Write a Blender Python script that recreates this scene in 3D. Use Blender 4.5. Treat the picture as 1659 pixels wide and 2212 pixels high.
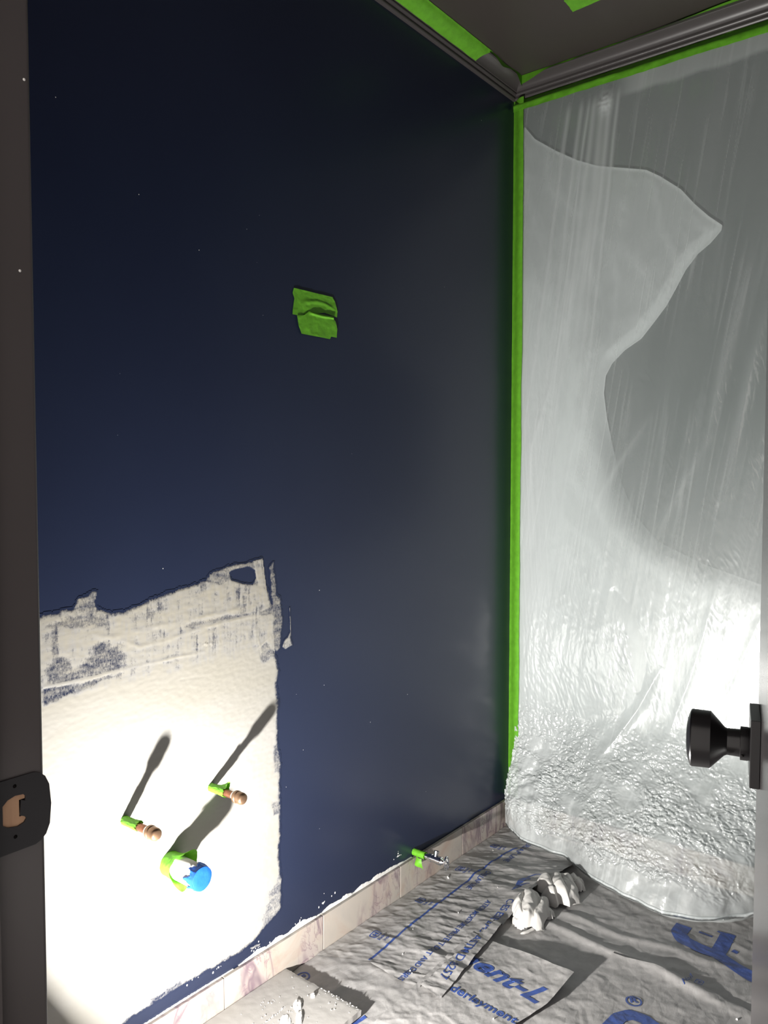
import bpy, bmesh, math, random
import numpy as np
from math import radians, sin, cos, pi

# ------------------------------------------------------------------ clear
for o in list(bpy.data.objects):
    bpy.data.objects.remove(o, do_unlink=True)
SC = bpy.context.scene
COL = SC.collection
random.seed(4)
RNG = np.random.default_rng(7)

# ------------------------------------------------------------------ camera
W, H = 1659, 2212
FOC, YAW, PITCH, ROLL = 1730.85, radians(-38.459), radians(-2.7366), radians(0.06)
CAM = np.array([1.3675, -2.4209, 1.22])
_f = np.array([sin(YAW)*cos(PITCH), cos(YAW)*cos(PITCH), sin(PITCH)])
_r = np.array([cos(YAW), -sin(YAW), 0.0])
_u = np.cross(_r, _f)
_r, _u = _r*cos(ROLL)+_u*sin(ROLL), -_r*sin(ROLL)+_u*cos(ROLL)
cd = bpy.data.cameras.new('camera')
cam = bpy.data.objects.new('camera', cd); COL.objects.link(cam)
cd.sensor_fit = 'VERTICAL'; cd.sensor_height = 24.0
cd.lens = 24.0*FOC/H
cd.clip_start = 0.02
import mathutils
M4 = mathutils.Matrix(((_r[0], _u[0], -_f[0], CAM[0]), (_r[1], _u[1], -_f[1], CAM[1]),
                       (_r[2], _u[2], -_f[2], CAM[2]), (0, 0, 0, 1)))
cam.matrix_world = M4
SC.camera = cam

# ------------------------------------------------------------------ world, view
wd = bpy.data.worlds.new('world'); SC.world = wd; wd.use_nodes = True
bg = wd.node_tree.nodes['Background']
bg.inputs[0].default_value = (1.0, 0.93, 0.88, 1); bg.inputs[1].default_value = 1.35
SC.view_settings.view_transform = 'Standard'
SC.view_settings.look = 'None'
SC.view_settings.gamma = 1.0
SC.view_settings.use_curve_mapping = False
SC.view_settings.exposure = 0.0
SC.cycles.max_bounces = 5; SC.cycles.diffuse_bounces = 2; SC.cycles.glossy_bounces = 2
SC.cycles.use_adaptive_sampling = True; SC.cycles.adaptive_threshold = 0.04
SC.cycles.transparent_max_bounces = 8; SC.cycles.caustics_reflective = False; SC.cycles.caustics_refractive = False
# the one lamp of the place: an LED work light on the floor (position read from the pipe shadows)
LAMP = np.array([0.361, -1.759, 0.214])
LAMP_AIM = np.array([0.22, 0.84, 0.50]); LAMP_AIM /= np.linalg.norm(LAMP_AIM)
LAMP_W = 45.0

# ------------------------------------------------------------------ pixel -> place
def ray(x, y):
    d = _f + _r*(x-W/2)/FOC - _u*(y-H/2)/FOC
    return d/np.linalg.norm(d)
def onp(x, y, ax, v):
    d = ray(x, y); return CAM + d*(v-CAM[ax])/d[ax]
def floor_pt(x, y, z=0.01): return onp(x, y, 2, z)[:2]
def wall_pt(x, y, X=0.0): return onp(x, y, 0, X)[1:]       # (y, z) on the navy wall
def back_pt(x, y, Y=0.0): return onp(x, y, 1, Y)[[0, 2]]    # (x, z) on the end wall

# ------------------------------------------------------------------ noise
def _hash(ix, iy, seed):
    h = (ix.astype(np.int64)*374761393 + iy.astype(np.int64)*668265263 + seed*1442695041) & 0x7fffffff
    h = ((h ^ (h >> 13))*1274126177) & 0x7fffffff
    return (h ^ (h >> 16)) & 0xffff
def pn(x, y, seed=0):
    x = np.asarray(x, float); y = np.asarray(y, float)
    ix, iy = np.floor(x), np.floor(y); fx, fy = x-ix, y-iy
    u, v = fx*fx*fx*(fx*(fx*6-15)+10), fy*fy*fy*(fy*(fy*6-15)+10)
    def g(a, b):
        t = _hash(ix+a, iy+b, seed)/65536.0*2*pi
        return np.cos(t)*(fx-a) + np.sin(t)*(fy-b)
    return ((g(0, 0)*(1-u)+g(1, 0)*u)*(1-v) + (g(0, 1)*(1-u)+g(1, 1)*u)*v)*1.5
def fbm(x, y, o=4, seed=0):
    s = 0; a = 1.0; t = 0
    for i in range(o):
        s = s + a*pn(x*2**i, y*2**i, seed+i*17); t += a; a *= .5
    return s/t
def ridge(x, y, o=3, seed=0):
    s = 0; a = 1.0; t = 0
    for i in range(o):
        s = s + a*(1-np.abs(pn(x*2**i, y*2**i, seed+i*13))*2); t += a; a *= .5
    return s/t
def worley(x, y, seed=0):
    """distance to the nearest cell border: flat facets with sharp creases"""
    ix, iy = np.floor(x), np.floor(y); d1 = np.full(x.shape, 9.0); d2 = np.full(x.shape, 9.0)
    for a in (-1, 0, 1):
        for b in (-1, 0, 1):
            px_ = ix+a+_hash(ix+a, iy+b, seed)/65536.0; py_ = iy+b+_hash(ix+a, iy+b, seed+7)/65536.0
            d = np.hypot(x-px_, y-py_); d2 = np.minimum(d2, np.maximum(d, d1)); d1 = np.minimum(d1, d)
    return d2-d1
def sst(a, b, x):
    t = np.clip((np.asarray(x, float)-a)/(b-a), 0, 1); return t*t*(3-2*t)

# ------------------------------------------------------------------ mesh helpers
def link(name, me, parent=None, mat=None):
    o = bpy.data.objects.new(name, me); COL.objects.link(o)
    if mat is not None and me is not None: me.materials.append(mat)
    if parent is not None: o.parent = parent
    return o
def empty(name, loc=(0, 0, 0)):
    o = bpy.data.objects.new(name, None); o.location = loc; o.empty_display_size = .02
    COL.objects.link(o); return o
def child(name, me, parent, mat):
    o = link(name, me, parent, mat)
    o.matrix_parent_inverse = mathutils.Matrix.Translation(parent.location).inverted()
    return o
def tag(o, label, cat, group=None, kind=None):
    o['label'] = label; o['category'] = cat
    if group: o['group'] = group
    if kind: o['kind'] = kind
    return o
def structure(o, label, cat):
    o['kind'] = 'structure'; o['label'] = label; o['category'] = cat; return o
def mesh(verts, faces, smooth=False):
    me = bpy.data.meshes.new('m'); me.from_pydata([tuple(map(float, v)) for v in verts], [], faces); me.update()
    if smooth: me.polygons.foreach_set('use_smooth', [True]*len(me.polygons))
    return me
def gridmesh(P, keep=None, attrs=None, smooth=True, closed_u=False):
    """P: (n,m,3) array; keep: (n-1,m-1) bool"""
    n, m = P.shape[:2]
    idx = np.arange(n*m).reshape(n, m)
    if closed_u:
        idx = np.concatenate([idx, idx[:1]], 0)
    q = np.stack([idx[:-1, :-1], idx[1:, :-1], idx[1:, 1:], idx[:-1, 1:]], -1)
    q = q[keep] if keep is not None else q.reshape(-1, 4)
    V = P.reshape(-1, 3)
    if keep is not None:
        used = np.unique(q); mp = -np.ones(n*m, int); mp[used] = np.arange(len(used)); q = mp[q]; V = V[used]
    me = bpy.data.meshes.new('m')
    me.vertices.add(len(V)); me.vertices.foreach_set('co', V.astype(np.float32).ravel())
    me.loops.add(q.size); me.loops.foreach_set('vertex_index', q.astype(np.int32).ravel())
    me.polygons.add(len(q)); me.polygons.foreach_set('loop_start', np.arange(0, q.size, 4, dtype=np.int32))
    me.polygons.foreach_set('use_smooth', np.full(len(q), smooth))
    me.update(calc_edges=True)
    for k, a in (attrs or {}).items():
        a = a.reshape(-1); a = a[used] if keep is not None else a
        at = me.attributes.new(k, 'FLOAT', 'POINT'); at.data.foreach_set('value', a.astype(np.float32))
    return me
def box(x0, x1, y0, y1, z0, z1, bev=0.0, seg=2):
    bm = bmesh.new(); bmesh.ops.create_cube(bm, size=1)
    for v in bm.verts:
        v.co = ((x0+x1)/2+v.co.x*(x1-x0), (y0+y1)/2+v.co.y*(y1-y0), (z0+z1)/2+v.co.z*(z1-z0))
    if bev: bmesh.ops.bevel(bm, geom=bm.edges[:], offset=bev, segments=seg, affect='EDGES', profile=.5)
    me = bpy.data.meshes.new('m'); bm.to_mesh(me); bm.free(); return me
def frame_of(d):
    d = np.array(d, float); d /= np.linalg.norm(d)
    a = np.array([0, 0, 1.0]) if abs(d[2]) < .9 else np.array([1.0, 0, 0])
    e1 = np.cross(a, d); e1 /= np.linalg.norm(e1); return e1, np.cross(d, e1), d
def lathe(prof, base, axis, n=40, smooth=True, wob=None):
    """prof: [(dist along axis, radius)], closed with caps when radius 0"""
    e1, e2, d = frame_of(axis); base = np.array(base, float)
    th = np.linspace(0, 2*pi, n, endpoint=False)
    P = np.zeros((n, len(prof), 3))
    for j, (t, r) in enumerate(prof):
        rr = r if wob is None else r*(1+wob(th, t))
        P[:, j] = base + d*t + np.outer(np.cos(th)*rr, e1) + np.outer(np.sin(th)*rr, e2)
    return gridmesh(P, closed_u=True, smooth=smooth)
def prism_lathe(prof): return [p for q in prof for p in (q,)]
def auto_smooth(me, ang=35):
    bm = bmesh.new(); bm.from_mesh(me)
    bmesh.ops.remove_doubles(bm, verts=bm.verts, dist=1e-6)
    bmesh.ops.recalc_face_normals(bm, faces=bm.faces)
    for e in bm.edges:
        if len(e.link_faces) == 2 and e.calc_face_angle(0) > radians(ang): e.smooth = False
    bm.to_mesh(me); bm.free(); return me
def polyline(pts, n):
    pts = np.array(pts, float); s = np.r_[0, np.cumsum(np.linalg.norm(np.diff(pts, axis=0), axis=1))]
    t = np.linspace(0, s[-1], n); return np.stack([np.interp(t, s, pts[:, k]) for k in range(pts.shape[1])], 1)
def coons(left, right, bottom, top, n, m):
    """left/right run bottom->top (m samples), bottom/top run left->right (n samples)"""
    L, R_, B, T = polyline(left, m), polyline(right, m), polyline(bottom, n), polyline(top, n)
    u = np.linspace(0, 1, n)[:, None, None]; v = np.linspace(0, 1, m)[None, :, None]
    S = (1-u)*L[None]+u*R_[None] + (1-v)*B[:, None]+v*T[:, None]
    S = S - ((1-u)*(1-v)*L[0]+u*(1-v)*R_[0]+(1-u)*v*L[-1]+u*v*R_[-1])
    return S, np.broadcast_to(u[..., 0], (n, m)), np.broadcast_to(v[..., 0], (n, m))
def inpoly_sd(px, py, poly):
    """signed distance (positive inside)"""
    poly = np.array(poly, float); d = np.full(px.shape, 1e9); ins = np.zeros(px.shape, bool)
    for i in range(len(poly)):
        a, b = poly[i], poly[(i+1) % len(poly)]
        e = b-a; t = np.clip(((px-a[0])*e[0]+(py-a[1])*e[1])/max(e@e, 1e-12), 0, 1)
        d = np.minimum(d, np.hypot(px-a[0]-t*e[0], py-a[1]-t*e[1]))
        c = ((a[1] > py) != (b[1] > py)) & (px < (b[0]-a[0])*(py-a[1])/(b[1]-a[1]+1e-12)+a[0])
        ins ^= c
    return np.where(ins, d, -d)

# ------------------------------------------------------------------ materials
class NT:
    def __init__(s, name):
        s.m = bpy.data.materials.new(name); s.m.use_nodes = True
        s.t = s.m.node_tree; s.t.nodes.clear()
        s.out = s.t.nodes.new('ShaderNodeOutputMaterial')
    def n(s, typ, ins=None, **kw):
        nd = s.t.nodes.new(typ)
        for k, v in kw.items(): setattr(nd, k, v)
        for k, v in (ins or {}).items():
            if isinstance(v, bpy.types.NodeSocket): s.t.links.new(v, nd.inputs[k])
            else: nd.inputs[k].default_value = v
        return nd
    def pos(s): return s.n('ShaderNodeNewGeometry').outputs['Position']
    def noise(s, vec, scale, detail=4, rough=.55, dist=0.0):
        return s.n('ShaderNodeTexNoise', {'Vector': vec, 'Scale': scale, 'Detail': detail, 'Roughness': rough, 'Distortion': dist}).outputs[0]
    def ramp(s, fac, stops):
        r = s.n('ShaderNodeValToRGB', {'Fac': fac}); e = r.color_ramp.elements
        while len(e) < len(stops): e.new(.5)
        for k, (p, c) in zip(e, stops): k.position = p; k.color = (*c, 1) if len(c) == 3 else c
        return r.outputs[0]
    def math(s, op, a, b=0.0, clamp=False):
        nd = s.n('ShaderNodeMath', {0: a, 1: b}, operation=op); nd.use_clamp = clamp; return nd.outputs[0]
    def mapr(s, v, a, b, c, d):
        return s.n('ShaderNodeMapRange', {0: v, 1: a, 2: b, 3: c, 4: d}).outputs[0]
    def mix(s, f, a, b):
        nd = s.n('ShaderNodeMix', data_type='RGBA')
        for i, v in ((0, f), (6, a), (7, b)):
            if isinstance(v, bpy.types.NodeSocket): s.t.links.new(v, nd.inputs[i])
            else: nd.inputs[i].default_value = v if i == 0 else ((*v, 1) if len(v) == 3 else v)
        return nd.outputs[2]
    def attr(s, name): return s.n('ShaderNodeAttribute', attribute_name=name).outputs['Fac']
    def scaled(s, vec, sc, rot=(0, 0, 0)):
        return s.n('ShaderNodeMapping', {'Vector': vec, 'Scale': sc, 'Rotation': rot}).outputs[0]
    def bump(s, h, strength=.3, dist=.002, normal=None):
        i = {'Height': h, 'Strength': strength, 'Distance': dist}
        if normal is not None: i['Normal'] = normal
        return s.n('ShaderNodeBump', i).outputs[0]
    def bsdf(s, color, rough=.5, metal=0.0, spec=.5, normal=None, **kw):
        i = {'Base Color': color if isinstance(color, bpy.types.NodeSocket) else (*color, 1)[:4],
             'Roughness': rough, 'Metallic': metal, 'Specular IOR Level': spec}
        if normal is not None: i['Normal'] = normal
        i.update(kw)
        return s.n('ShaderNodeBsdfPrincipled', i).outputs[0]
    def done(s, sh): s.t.links.new(sh, s.out.inputs[0]); return s.m

NAVY = (0.0160, 0.0220, 0.050)
def navy_nodes(t, p):
    c = t.mix(t.mapr(t.noise(p, 2.2, 3), .3, .7, 0, 1), NAVY, (NAVY[0]*1.15, NAVY[1]*1.15, NAVY[2]*1.1))
    nrm = t.bump(t.noise(p, 260, 2), .12, .0008)
    return c, nrm
def m_navy():
    t = NT('navy_paint'); p = t.pos(); c, nrm = navy_nodes(t, p)
    return t.done(t.bsdf(c, .30, 0, .42, nrm))
def m_plain(name, col, rough=.5, metal=0, spec=.5, var=.12, nscale=40, bump=.1, bscale=200, bdist=.0008):
    t = NT(name); p = t.pos()
    c = t.mix(t.noise(p, nscale, 3), tuple(v*(1-var) for v in col), tuple(min(1, v*(1+var)) for v in col))
    return t.done(t.bsdf(c, rough, metal, spec, t.bump(t.noise(p, bscale, 3), bump, bdist)))
def m_plaster():
    t = NT('joint_compound_over_navy'); p = t.pos()
    cov = t.attr('cov')
    n1 = t.noise(t.scaled(p, (1, 1, .6)), 330, 4, .7)
    n2 = t.noise(t.scaled(p, (1, .35, 1.4)), 55, 4, .6)
    nn = t.math('ADD', t.math('MULTIPLY', n1, .55), t.math('MULTIPLY', n2, .45))
    # coverage 0..1 compared with grain: scraped, half-covered areas break into flecks
    k = t.n('ShaderNodeMapRange', {0: t.math('SUBTRACT', t.math('ADD', cov, t.math('MULTIPLY', t.math('SUBTRACT', nn, .5), 2.1)), .5), 1: -.26, 2: .30, 3: 0, 4: 1}).outputs[0]
    nc, nnr = navy_nodes(t, p)
    tint = t.noise(t.scaled(p, (1, .6, 2.0)), 3.5, 4, .6)
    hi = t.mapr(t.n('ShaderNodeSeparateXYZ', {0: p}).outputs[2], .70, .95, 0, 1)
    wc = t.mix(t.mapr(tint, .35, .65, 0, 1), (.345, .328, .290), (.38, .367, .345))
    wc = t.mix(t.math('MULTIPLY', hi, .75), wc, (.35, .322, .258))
    wc = t.mix(t.math('MULTIPLY', t.mapr(n2, .3, .7, 1, 0), t.mapr(cov, .95, 1.25, .35, 0)), wc, (.27, .29, .35))
    col = t.mix(k, nc, wc)
    rough = t.mapr(k, 0, 1, .30, .62)
    nrm = t.bump(t.noise(t.scaled(p, (1, .5, 1)), 70, 4), .18, .0012, t.bump(t.math('MULTIPLY', k, 1.0), .35, .0008))
    return t.done(t.bsdf(col, rough, 0, .35, nrm))
def m_marble():
    t = NT('cream_marble_tile')
    oc = t.n('ShaderNodeTexCoord').outputs['Object']
    rnd = t.n('ShaderNodeObjectInfo').outputs['Random']
    off = t.n('ShaderNodeCombineXYZ', {0: t.math('MULTIPLY', rnd, 7.0), 1: t.math('MULTIPLY', rnd, 23.0), 2: t.math('MULTIPLY', rnd, 11.0)}).outputs[0]
    p = t.n('ShaderNodeVectorMath', {0: oc, 1: off}, operation='ADD').outputs[0]
    cl = t.noise(p, 6.5, 5, .6, .8)
    base = t.ramp(cl, [(.30, (.47, .37, .31)), (.48, (.50, .445, .39)), (.62, (.46, .42, .38)), (.78, (.50, .34, .28))])
    v1 = t.math('ABSOLUTE', t.math('SUBTRACT', t.noise(t.scaled(p, (1, 1.5, .55), (0.5, 0, 0)), 6.0, 3, .55, 1.2), .5))
    v2 = t.math('ABSOLUTE', t.math('SUBTRACT', t.noise(t.scaled(p, (1, 1.2, .7), (-.6, 0, 0)), 14, 4, .6, 1.3), .5))
    region = t.mapr(t.noise(t.scaled(p, (1, 1, .3)), 5.5, 2), .47, .60, 0, 1)
    f1 = t.math('MULTIPLY', t.mapr(v1, 0, .05, .85, 0), region)
    f2 = t.math('MULTIPLY', t.mapr(v2, 0, .030, .75, 0), region)
    broad = t.math('MULTIPLY', t.mapr(v1, .03, .16, .42, 0), region)
    c = t.mix(broad, base, (.42, .31, .33))
    c = t.mix(f1, c, (.17, .12, .15)); c = t.mix(f2, c, (.24, .17, .20))
    return t.done(t.bsdf(c, .22, 0, .5, t.bump(t.noise(p, 30, 2), .05, .0006)))
def m_film(name, gl_rough=.28, gl_k=1.0, tint=(.91, .955, .955)):
    """clear polythene film: thin, hazy, glossy; 'haze' = milkiness (folded layers raise it; low part of the flap eased against lamp falloff)"""
    t = NT(name); p = t.pos()
    op = t.attr('haze'); cr = t.attr('crink')
    h = t.noise(t.scaled(p, (1, 1, .4), (0, .45, 0)), 120, 1, .5)
    nrm = t.bump(h, cr, .006)
    dif = t.n('ShaderNodeBsdfDiffuse', {'Color': (*tint, 1), 'Normal': nrm}).outputs[0]
    trl = t.n('ShaderNodeBsdfTranslucent', {'Color': (*tint, 1)}).outputs[0]
    body = t.n('ShaderNodeMixShader', {0: .30, 1: dif, 2: trl}).outputs[0]
    tr = t.n('ShaderNodeBsdfTransparent', {0: (.97, .985, .98, 1)}).outputs[0]
    s = t.n('ShaderNodeMixShader', {0: op, 1: tr, 2: body}).outputs[0]
    g1 = t.n('ShaderNodeBsdfGlossy', {'Color': (1, 1, 1, 1), 'Roughness': gl_rough, 'Normal': nrm}).outputs[0]
    lw = t.n('ShaderNodeLayerWeight', {'Blend': .5}).outputs['Facing']
    fr = t.math('ADD', t.math('MULTIPLY', t.math('POWER', lw, 4.0), .7), .05)
    s = t.n('ShaderNodeMixShader', {0: t.math('MULTIPLY', fr, gl_k, True), 1: s, 2: g1}).outputs[0]
    return t.done(s)
def m_paper():
    t = NT('grey_woven_underlayment'); p = t.pos()
    n = t.noise(p, 26, 5, .6)
    c = t.mix(t.mapr(n, .3, .7, 0, 1), (.36, .348, .342), (.44, .426, .42))
    h = t.math('ADD', t.noise(t.scaled(p, (1.0, .45, 1), (0, 0, .5)), 46, 5, .6), t.math('MULTIPLY', t.noise(p, 900, 2), .03))
    v = t.n('ShaderNodeTexVoronoi', {'Vector': t.scaled(p, (1, .6, 1), (0, 0, .6)), 'Scale': 26.0}, feature='DISTANCE_TO_EDGE').outputs[0]
    nrm = t.bump(t.math('ADD', h, t.math('MULTIPLY', t.math('MINIMUM', v, .2), 1.6)), .27, .006)
    return t.done(t.bsdf(c, .46, 0, .38, nrm))
def m_ink():
    t = NT('blue_print_ink'); p = t.pos()
    n = t.noise(p, 300, 3)
    c = t.mix(t.mapr(n, .3, .75, 0, 1), (.035, .075, .285), (.07, .115, .34))
    h = t.noise(t.scaled(p, (1.0, .45, 1), (0, 0, .5)), 46, 5, .6)
    return t.done(t.bsdf(c, .42, 0, .4, t.bump(h, .20, .006)))
def m_tape(name='green_masking_tape', col=(.165, .50, .032)):
    t = NT(name); p = t.pos()
    c = t.mix(t.mapr(t.noise(p, 55, 4), .3, .7, 0, 1), tuple(v*.86 for v in col), tuple(v*1.12 for v in col))
    h = t.math('ADD', t.noise(p, 130, 4), t.math('MULTIPLY', t.noise(p, 38, 2), 1.5))
    nr = t.bump(h, .30, .0016)
    a = t.bsdf(c, .48, 0, .38, nr)
    b = t.n('ShaderNodeBsdfTranslucent', {0: (*[min(1, v*1.3) for v in col], 1), 'Normal': nr}).outputs[0]
    return t.done(t.n('ShaderNodeMixShader', {0: .14, 1: a, 2: b}).outputs[0])
def m_copper():
    t = NT('aged_copper'); p = t.pos()
    n = t.noise(p, 120, 5, .6)
    c = t.mix(t.mapr(n, .35, .7, 0, 1), (.40, .165, .095), (.20, .095, .055))
    return t.done(t.bsdf(c, t.mapr(n, .3, .7, .28, .5), .85, .5, t.bump(n, .15, .0006)))
def m_wood():
    t = NT('raw_wood'); p = t.pos()
    n = t.noise(t.scaled(p, (1, 1, .15)), 160, 4)
    return t.done(t.bsdf(t.mix(n, (.36, .21, .13), (.55, .35, .22)), .7, 0, .3))
def m_emit(name, col, s):
    t = NT(name); return t.done(t.n('ShaderNodeEmission', {0: (*col, 1), 1: s}).outputs[0])

M = dict(
    navy=m_navy(), plaster=m_plaster(), marble=m_marble(),
    ceiling=m_plain('dark_brown_ceiling_paint', (.060, .050, .046), .42, 0, .4, .08, 9, .12, 260, .0007),
    trim=m_plain('charcoal_satin_paint', (.075, .066, .066), .34, 0, .45, .06, 8, .05, 200, .0004),
    door=m_plain('charcoal_door_paint', (.042, .037, .039), .24, 0, .5, .05, 8, .03, 200, .0003),
    backwall=m_plain('grey_green_wall_paint', (.13, .15, .145), .5, 0, .4, .08, 6, .1, 300, .0006),
    film=m_film('clear_polythene_film', .20, 1.25),
    film2=m_film('loose_polythene_film', .34, .8),
    paper=m_paper(), ink=m_ink(), tape=m_tape(),
    bluetape=m_tape('blue_masking_tape', (.010, .085, .42)),
    copper=m_copper(),
    brass=m_plain('dull_brass', (.30, .185, .115), .38, .8, .5, .25, 90, .2, 300, .0004),
    chrome=m_plain('chrome', (.86, .86, .87), .10, 1.0, .5, .03, 20, .02, 100, .0002),
    steel=m_plain('satin_steel', (.72, .72, .72), .25, 1.0, .5, .05, 20, .02, 100, .0002),
    pvc=m_plain('white_pvc', (.80, .78, .73), .38, 0, .45, .05, 60, .06, 100, .0004),
    black=m_plain('matte_black_metal', (.012, .011, .012), .30, .0, .5, .15, 30, .04, 200, .0003),
    plate=m_plain('black_strike_plate', (.016, .015, .017), .42, .0, .45, .15, 30, .05, 200, .0003),
    void=m_plain('dark_hole', (.004, .003, .003), .8, 0, .1, .1, 30, 0, 100, 0),
    wood=m_wood(),
    cloth=m_plain('white_cotton', (.68, .66, .63), .85, 0, .15, .05, 30, .25, 700, .0006),
    gypsum=m_plain('dusty_gypsum_board', (.36, .345, .33), .8, 0, .2, .08, 30, .2, 160, .0010),
    chalk=m_plain('dry_white_compound', (.84, .82, .79), .7, 0, .25, .05, 60, .3, 300, .001),
    grout=m_plain('grey_grout', (.50, .48, .43), .8, 0, .2, .15, 60, .3, 300, .001),
    floor=m_plain('grey_floor_tile', (.30, .28, .27), .4),
    lampblack=m_plain('black_plastic', (.02, .02, .02), .45), lampyellow=m_plain('yellow_plastic', (.75, .46, .03), .45),
    lens=m_emit('lit_led_lens', (1, .97, .90), 12.0),
)

# ================================================================== THE ROOM
CEIL, CROWN0 = 2.512, 2.466
XR, YF = 1.52, -2.075                     # right wall, room face of the door wall
def plane(pts): return mesh(pts, [list(range(len(pts)))])
def slab(x0, x1, y0, y1, z0, z1): return box(x0, x1, y0, y1, z0, z1)

structure(link('floor', slab(-.1, XR+.1, -3.1, .1, -.06, 0), None, M['floor']), 'grey tiled floor hidden below the paper sheets', 'floor')
structure(link('ceiling', slab(-.1, XR+.1, -2.2, .1, CEIL, CEIL+.06), None, M['ceiling']), 'dark brown painted ceiling above the crown trim', 'ceiling')
structure(link('wall_left', slab(-.1, 0, -2.2, .1, 0, CEIL), None, M['navy']), 'tall satin navy blue wall with pipes coming out', 'wall')
structure(link('wall_back', slab(0, XR+.1, 0, .1, 0, CEIL), None, M['backwall']), 'grey green end wall behind the plastic film', 'wall')
structure(link('wall_right', slab(XR, XR+.1, -2.2, 0, 0, CEIL), None, M['navy']), 'navy wall behind the open door', 'wall')
JX0, JX1 = .72, 1.362
fw = link('wall_front', slab(0, JX0-.02, -2.195, YF, 0, CEIL), None, M['navy'])
structure(fw, 'navy wall pierced by the doorway', 'wall')
for nm, a in (('wall_front_lintel', (JX0-.02, JX1+.02, -2.195, YF, 2.06, CEIL)), ('wall_front_return', (JX1+.02, XR, -2.195, YF, 0, CEIL))):
    o = link(nm.replace('wall_front_', ''), slab(*a), fw, M['navy'])

# ---- baseboard: marble tiles
BH = .0985
bb = empty('baseboard_left', (0, 0, 0)); structure(bb, 'low skirting of veined cream marble tiles on navy wall', 'baseboard')
TL, GAP = .3245, .0022
def tile_mesh(ln):
    me = box(0, .0105, -ln/2, ln/2, 0, BH-.002, .0012, 2); return me
joints = [-.010, -.312, -.637, -.961, -1.284, -1.609, -1.934, YF]
cache = {}
for a, b in zip(joints[:-1], joints[1:]):
    ln = round(a-b-GAP, 4)
    if ln not in cache: cache[ln] = tile_mesh(ln); cache[ln].materials.append(M['marble'])
    o = bpy.data.objects.new('tile', cache[ln]); COL.objects.link(o); o.parent = bb; o.location = (0.0015, (a+b)/2, 0)
link('grout_bed', box(.0001, .0085, YF, -.001, 0, BH-.004), bb, M['grout'])
b2 = empty('baseboard_back', (0, 0, 0)); structure(b2, 'short skirting of cream marble tiles under the plastic film', 'baseboard')
me = box(-.1595, .1595, -.0105, 0, 0, BH-.002, .0012, 2); me.materials.append(M['marble'])
for k in range(4):
    o = bpy.data.objects.new('tile', me); COL.objects.link(o); o.parent = b2; o.location = (.0125+.161+k*.3225, -.0015, 0)
link('grout_bed', box(.011, 1.3, -.0085, -.0001, 0, BH-.004), b2, M['grout'])

# ---- crown: profile (offset from wall, height), mitred in the corner
prof = [(0, CROWN0-.004), (.006, CROWN0-.004), (.0095, CROWN0-.001), (.0105, CROWN0+.003), (.0090, CROWN0+.0065), (.0095, CROWN0+.008),
        (.0145, CROWN0+.0075), (.0175, CROWN0+.010), (.0185, CROWN0+.0135), (.0175, CROWN0+.0165), (.0215, CROWN0+.0165),
        (.0235, CROWN0+.0205), (.0275, CROWN0+.0255), (.033, CROWN0+.0300), (.040, CROWN0+.0340), (.047, CROWN0+.0370), (.0515, CROWN0+.0385),
        (.0530, CROWN0+.0400), (.0570, CROWN0+.0400), (.0570, CEIL), (0, CEIL)]
def crown(axis):
    V = []; n = len(prof)
    for o_, z in prof:
        V.append((o_, -o_, z))
    for o_, z in prof:
        V.append((o_, -2.074, z) if axis == 'y' else (XR-.001, -o_, z))
    F = [[i, (i+1) % n, n+(i+1) % n, n+i] for i in range(n)]
    return auto_smooth(mesh(V, F, True), 40)
structure(link('trim_1', crown('y'), None, M['trim']), 'charcoal crown moulding on top of the navy wall', 'crown moulding')
structure(link('trim_2', crown('x'), None, M['trim']), 'charcoal crown moulding above the plastic covered wall', 'crown moulding')

# ---- door jamb with strike plate
def rounded_jamb(x0, x1, edge_x):
    s = 1 if edge_x == x1 else -1
    pts = [(x0 if s > 0 else x1, YF+.002), (edge_x-s*.004, YF+.002)]
    for a in np.linspace(0, pi/2, 7): pts.append((edge_x-s*.004+s*.004*sin(a), YF-.002+.004*cos(a)))
    pts += [(edge_x, YF-.042), (edge_x+s*.012, YF-.044), (edge_x+s*.012, YF-.075), (edge_x, YF-.077), (edge_x, -2.215), (x0 if s > 0 else x1, -2.215)]
    n = len(pts); V = [(x, y, 0) for x, y in pts]+[(x, y, 2.05) for x, y in pts]
    F = [[i, (i+1) % n, n+(i+1) % n, n+i] for i in range(n)]+[list(range(n))[::-1], list(range(n, 2*n))]
    return auto_smooth(mesh(V, F, True), 30)
jamb = link('trim_3', rounded_jamb(JX0-.02, JX0, JX0), None, M['trim'])
structure(jamb, 'charcoal door jamb carrying a black strike plate', 'door jamb')
jr = link('trim_4', rounded_jamb(JX1, JX1+.02, JX1), None, M['trim'])
structure(jr, 'charcoal hinge jamb beside the open door', 'door jamb')
structure(link('trim_5', slab(JX0, JX1, -2.215, YF+.002, 2.04, 2.06), None, M['trim']), 'charcoal head jamb over the doorway', 'door jamb')
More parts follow.
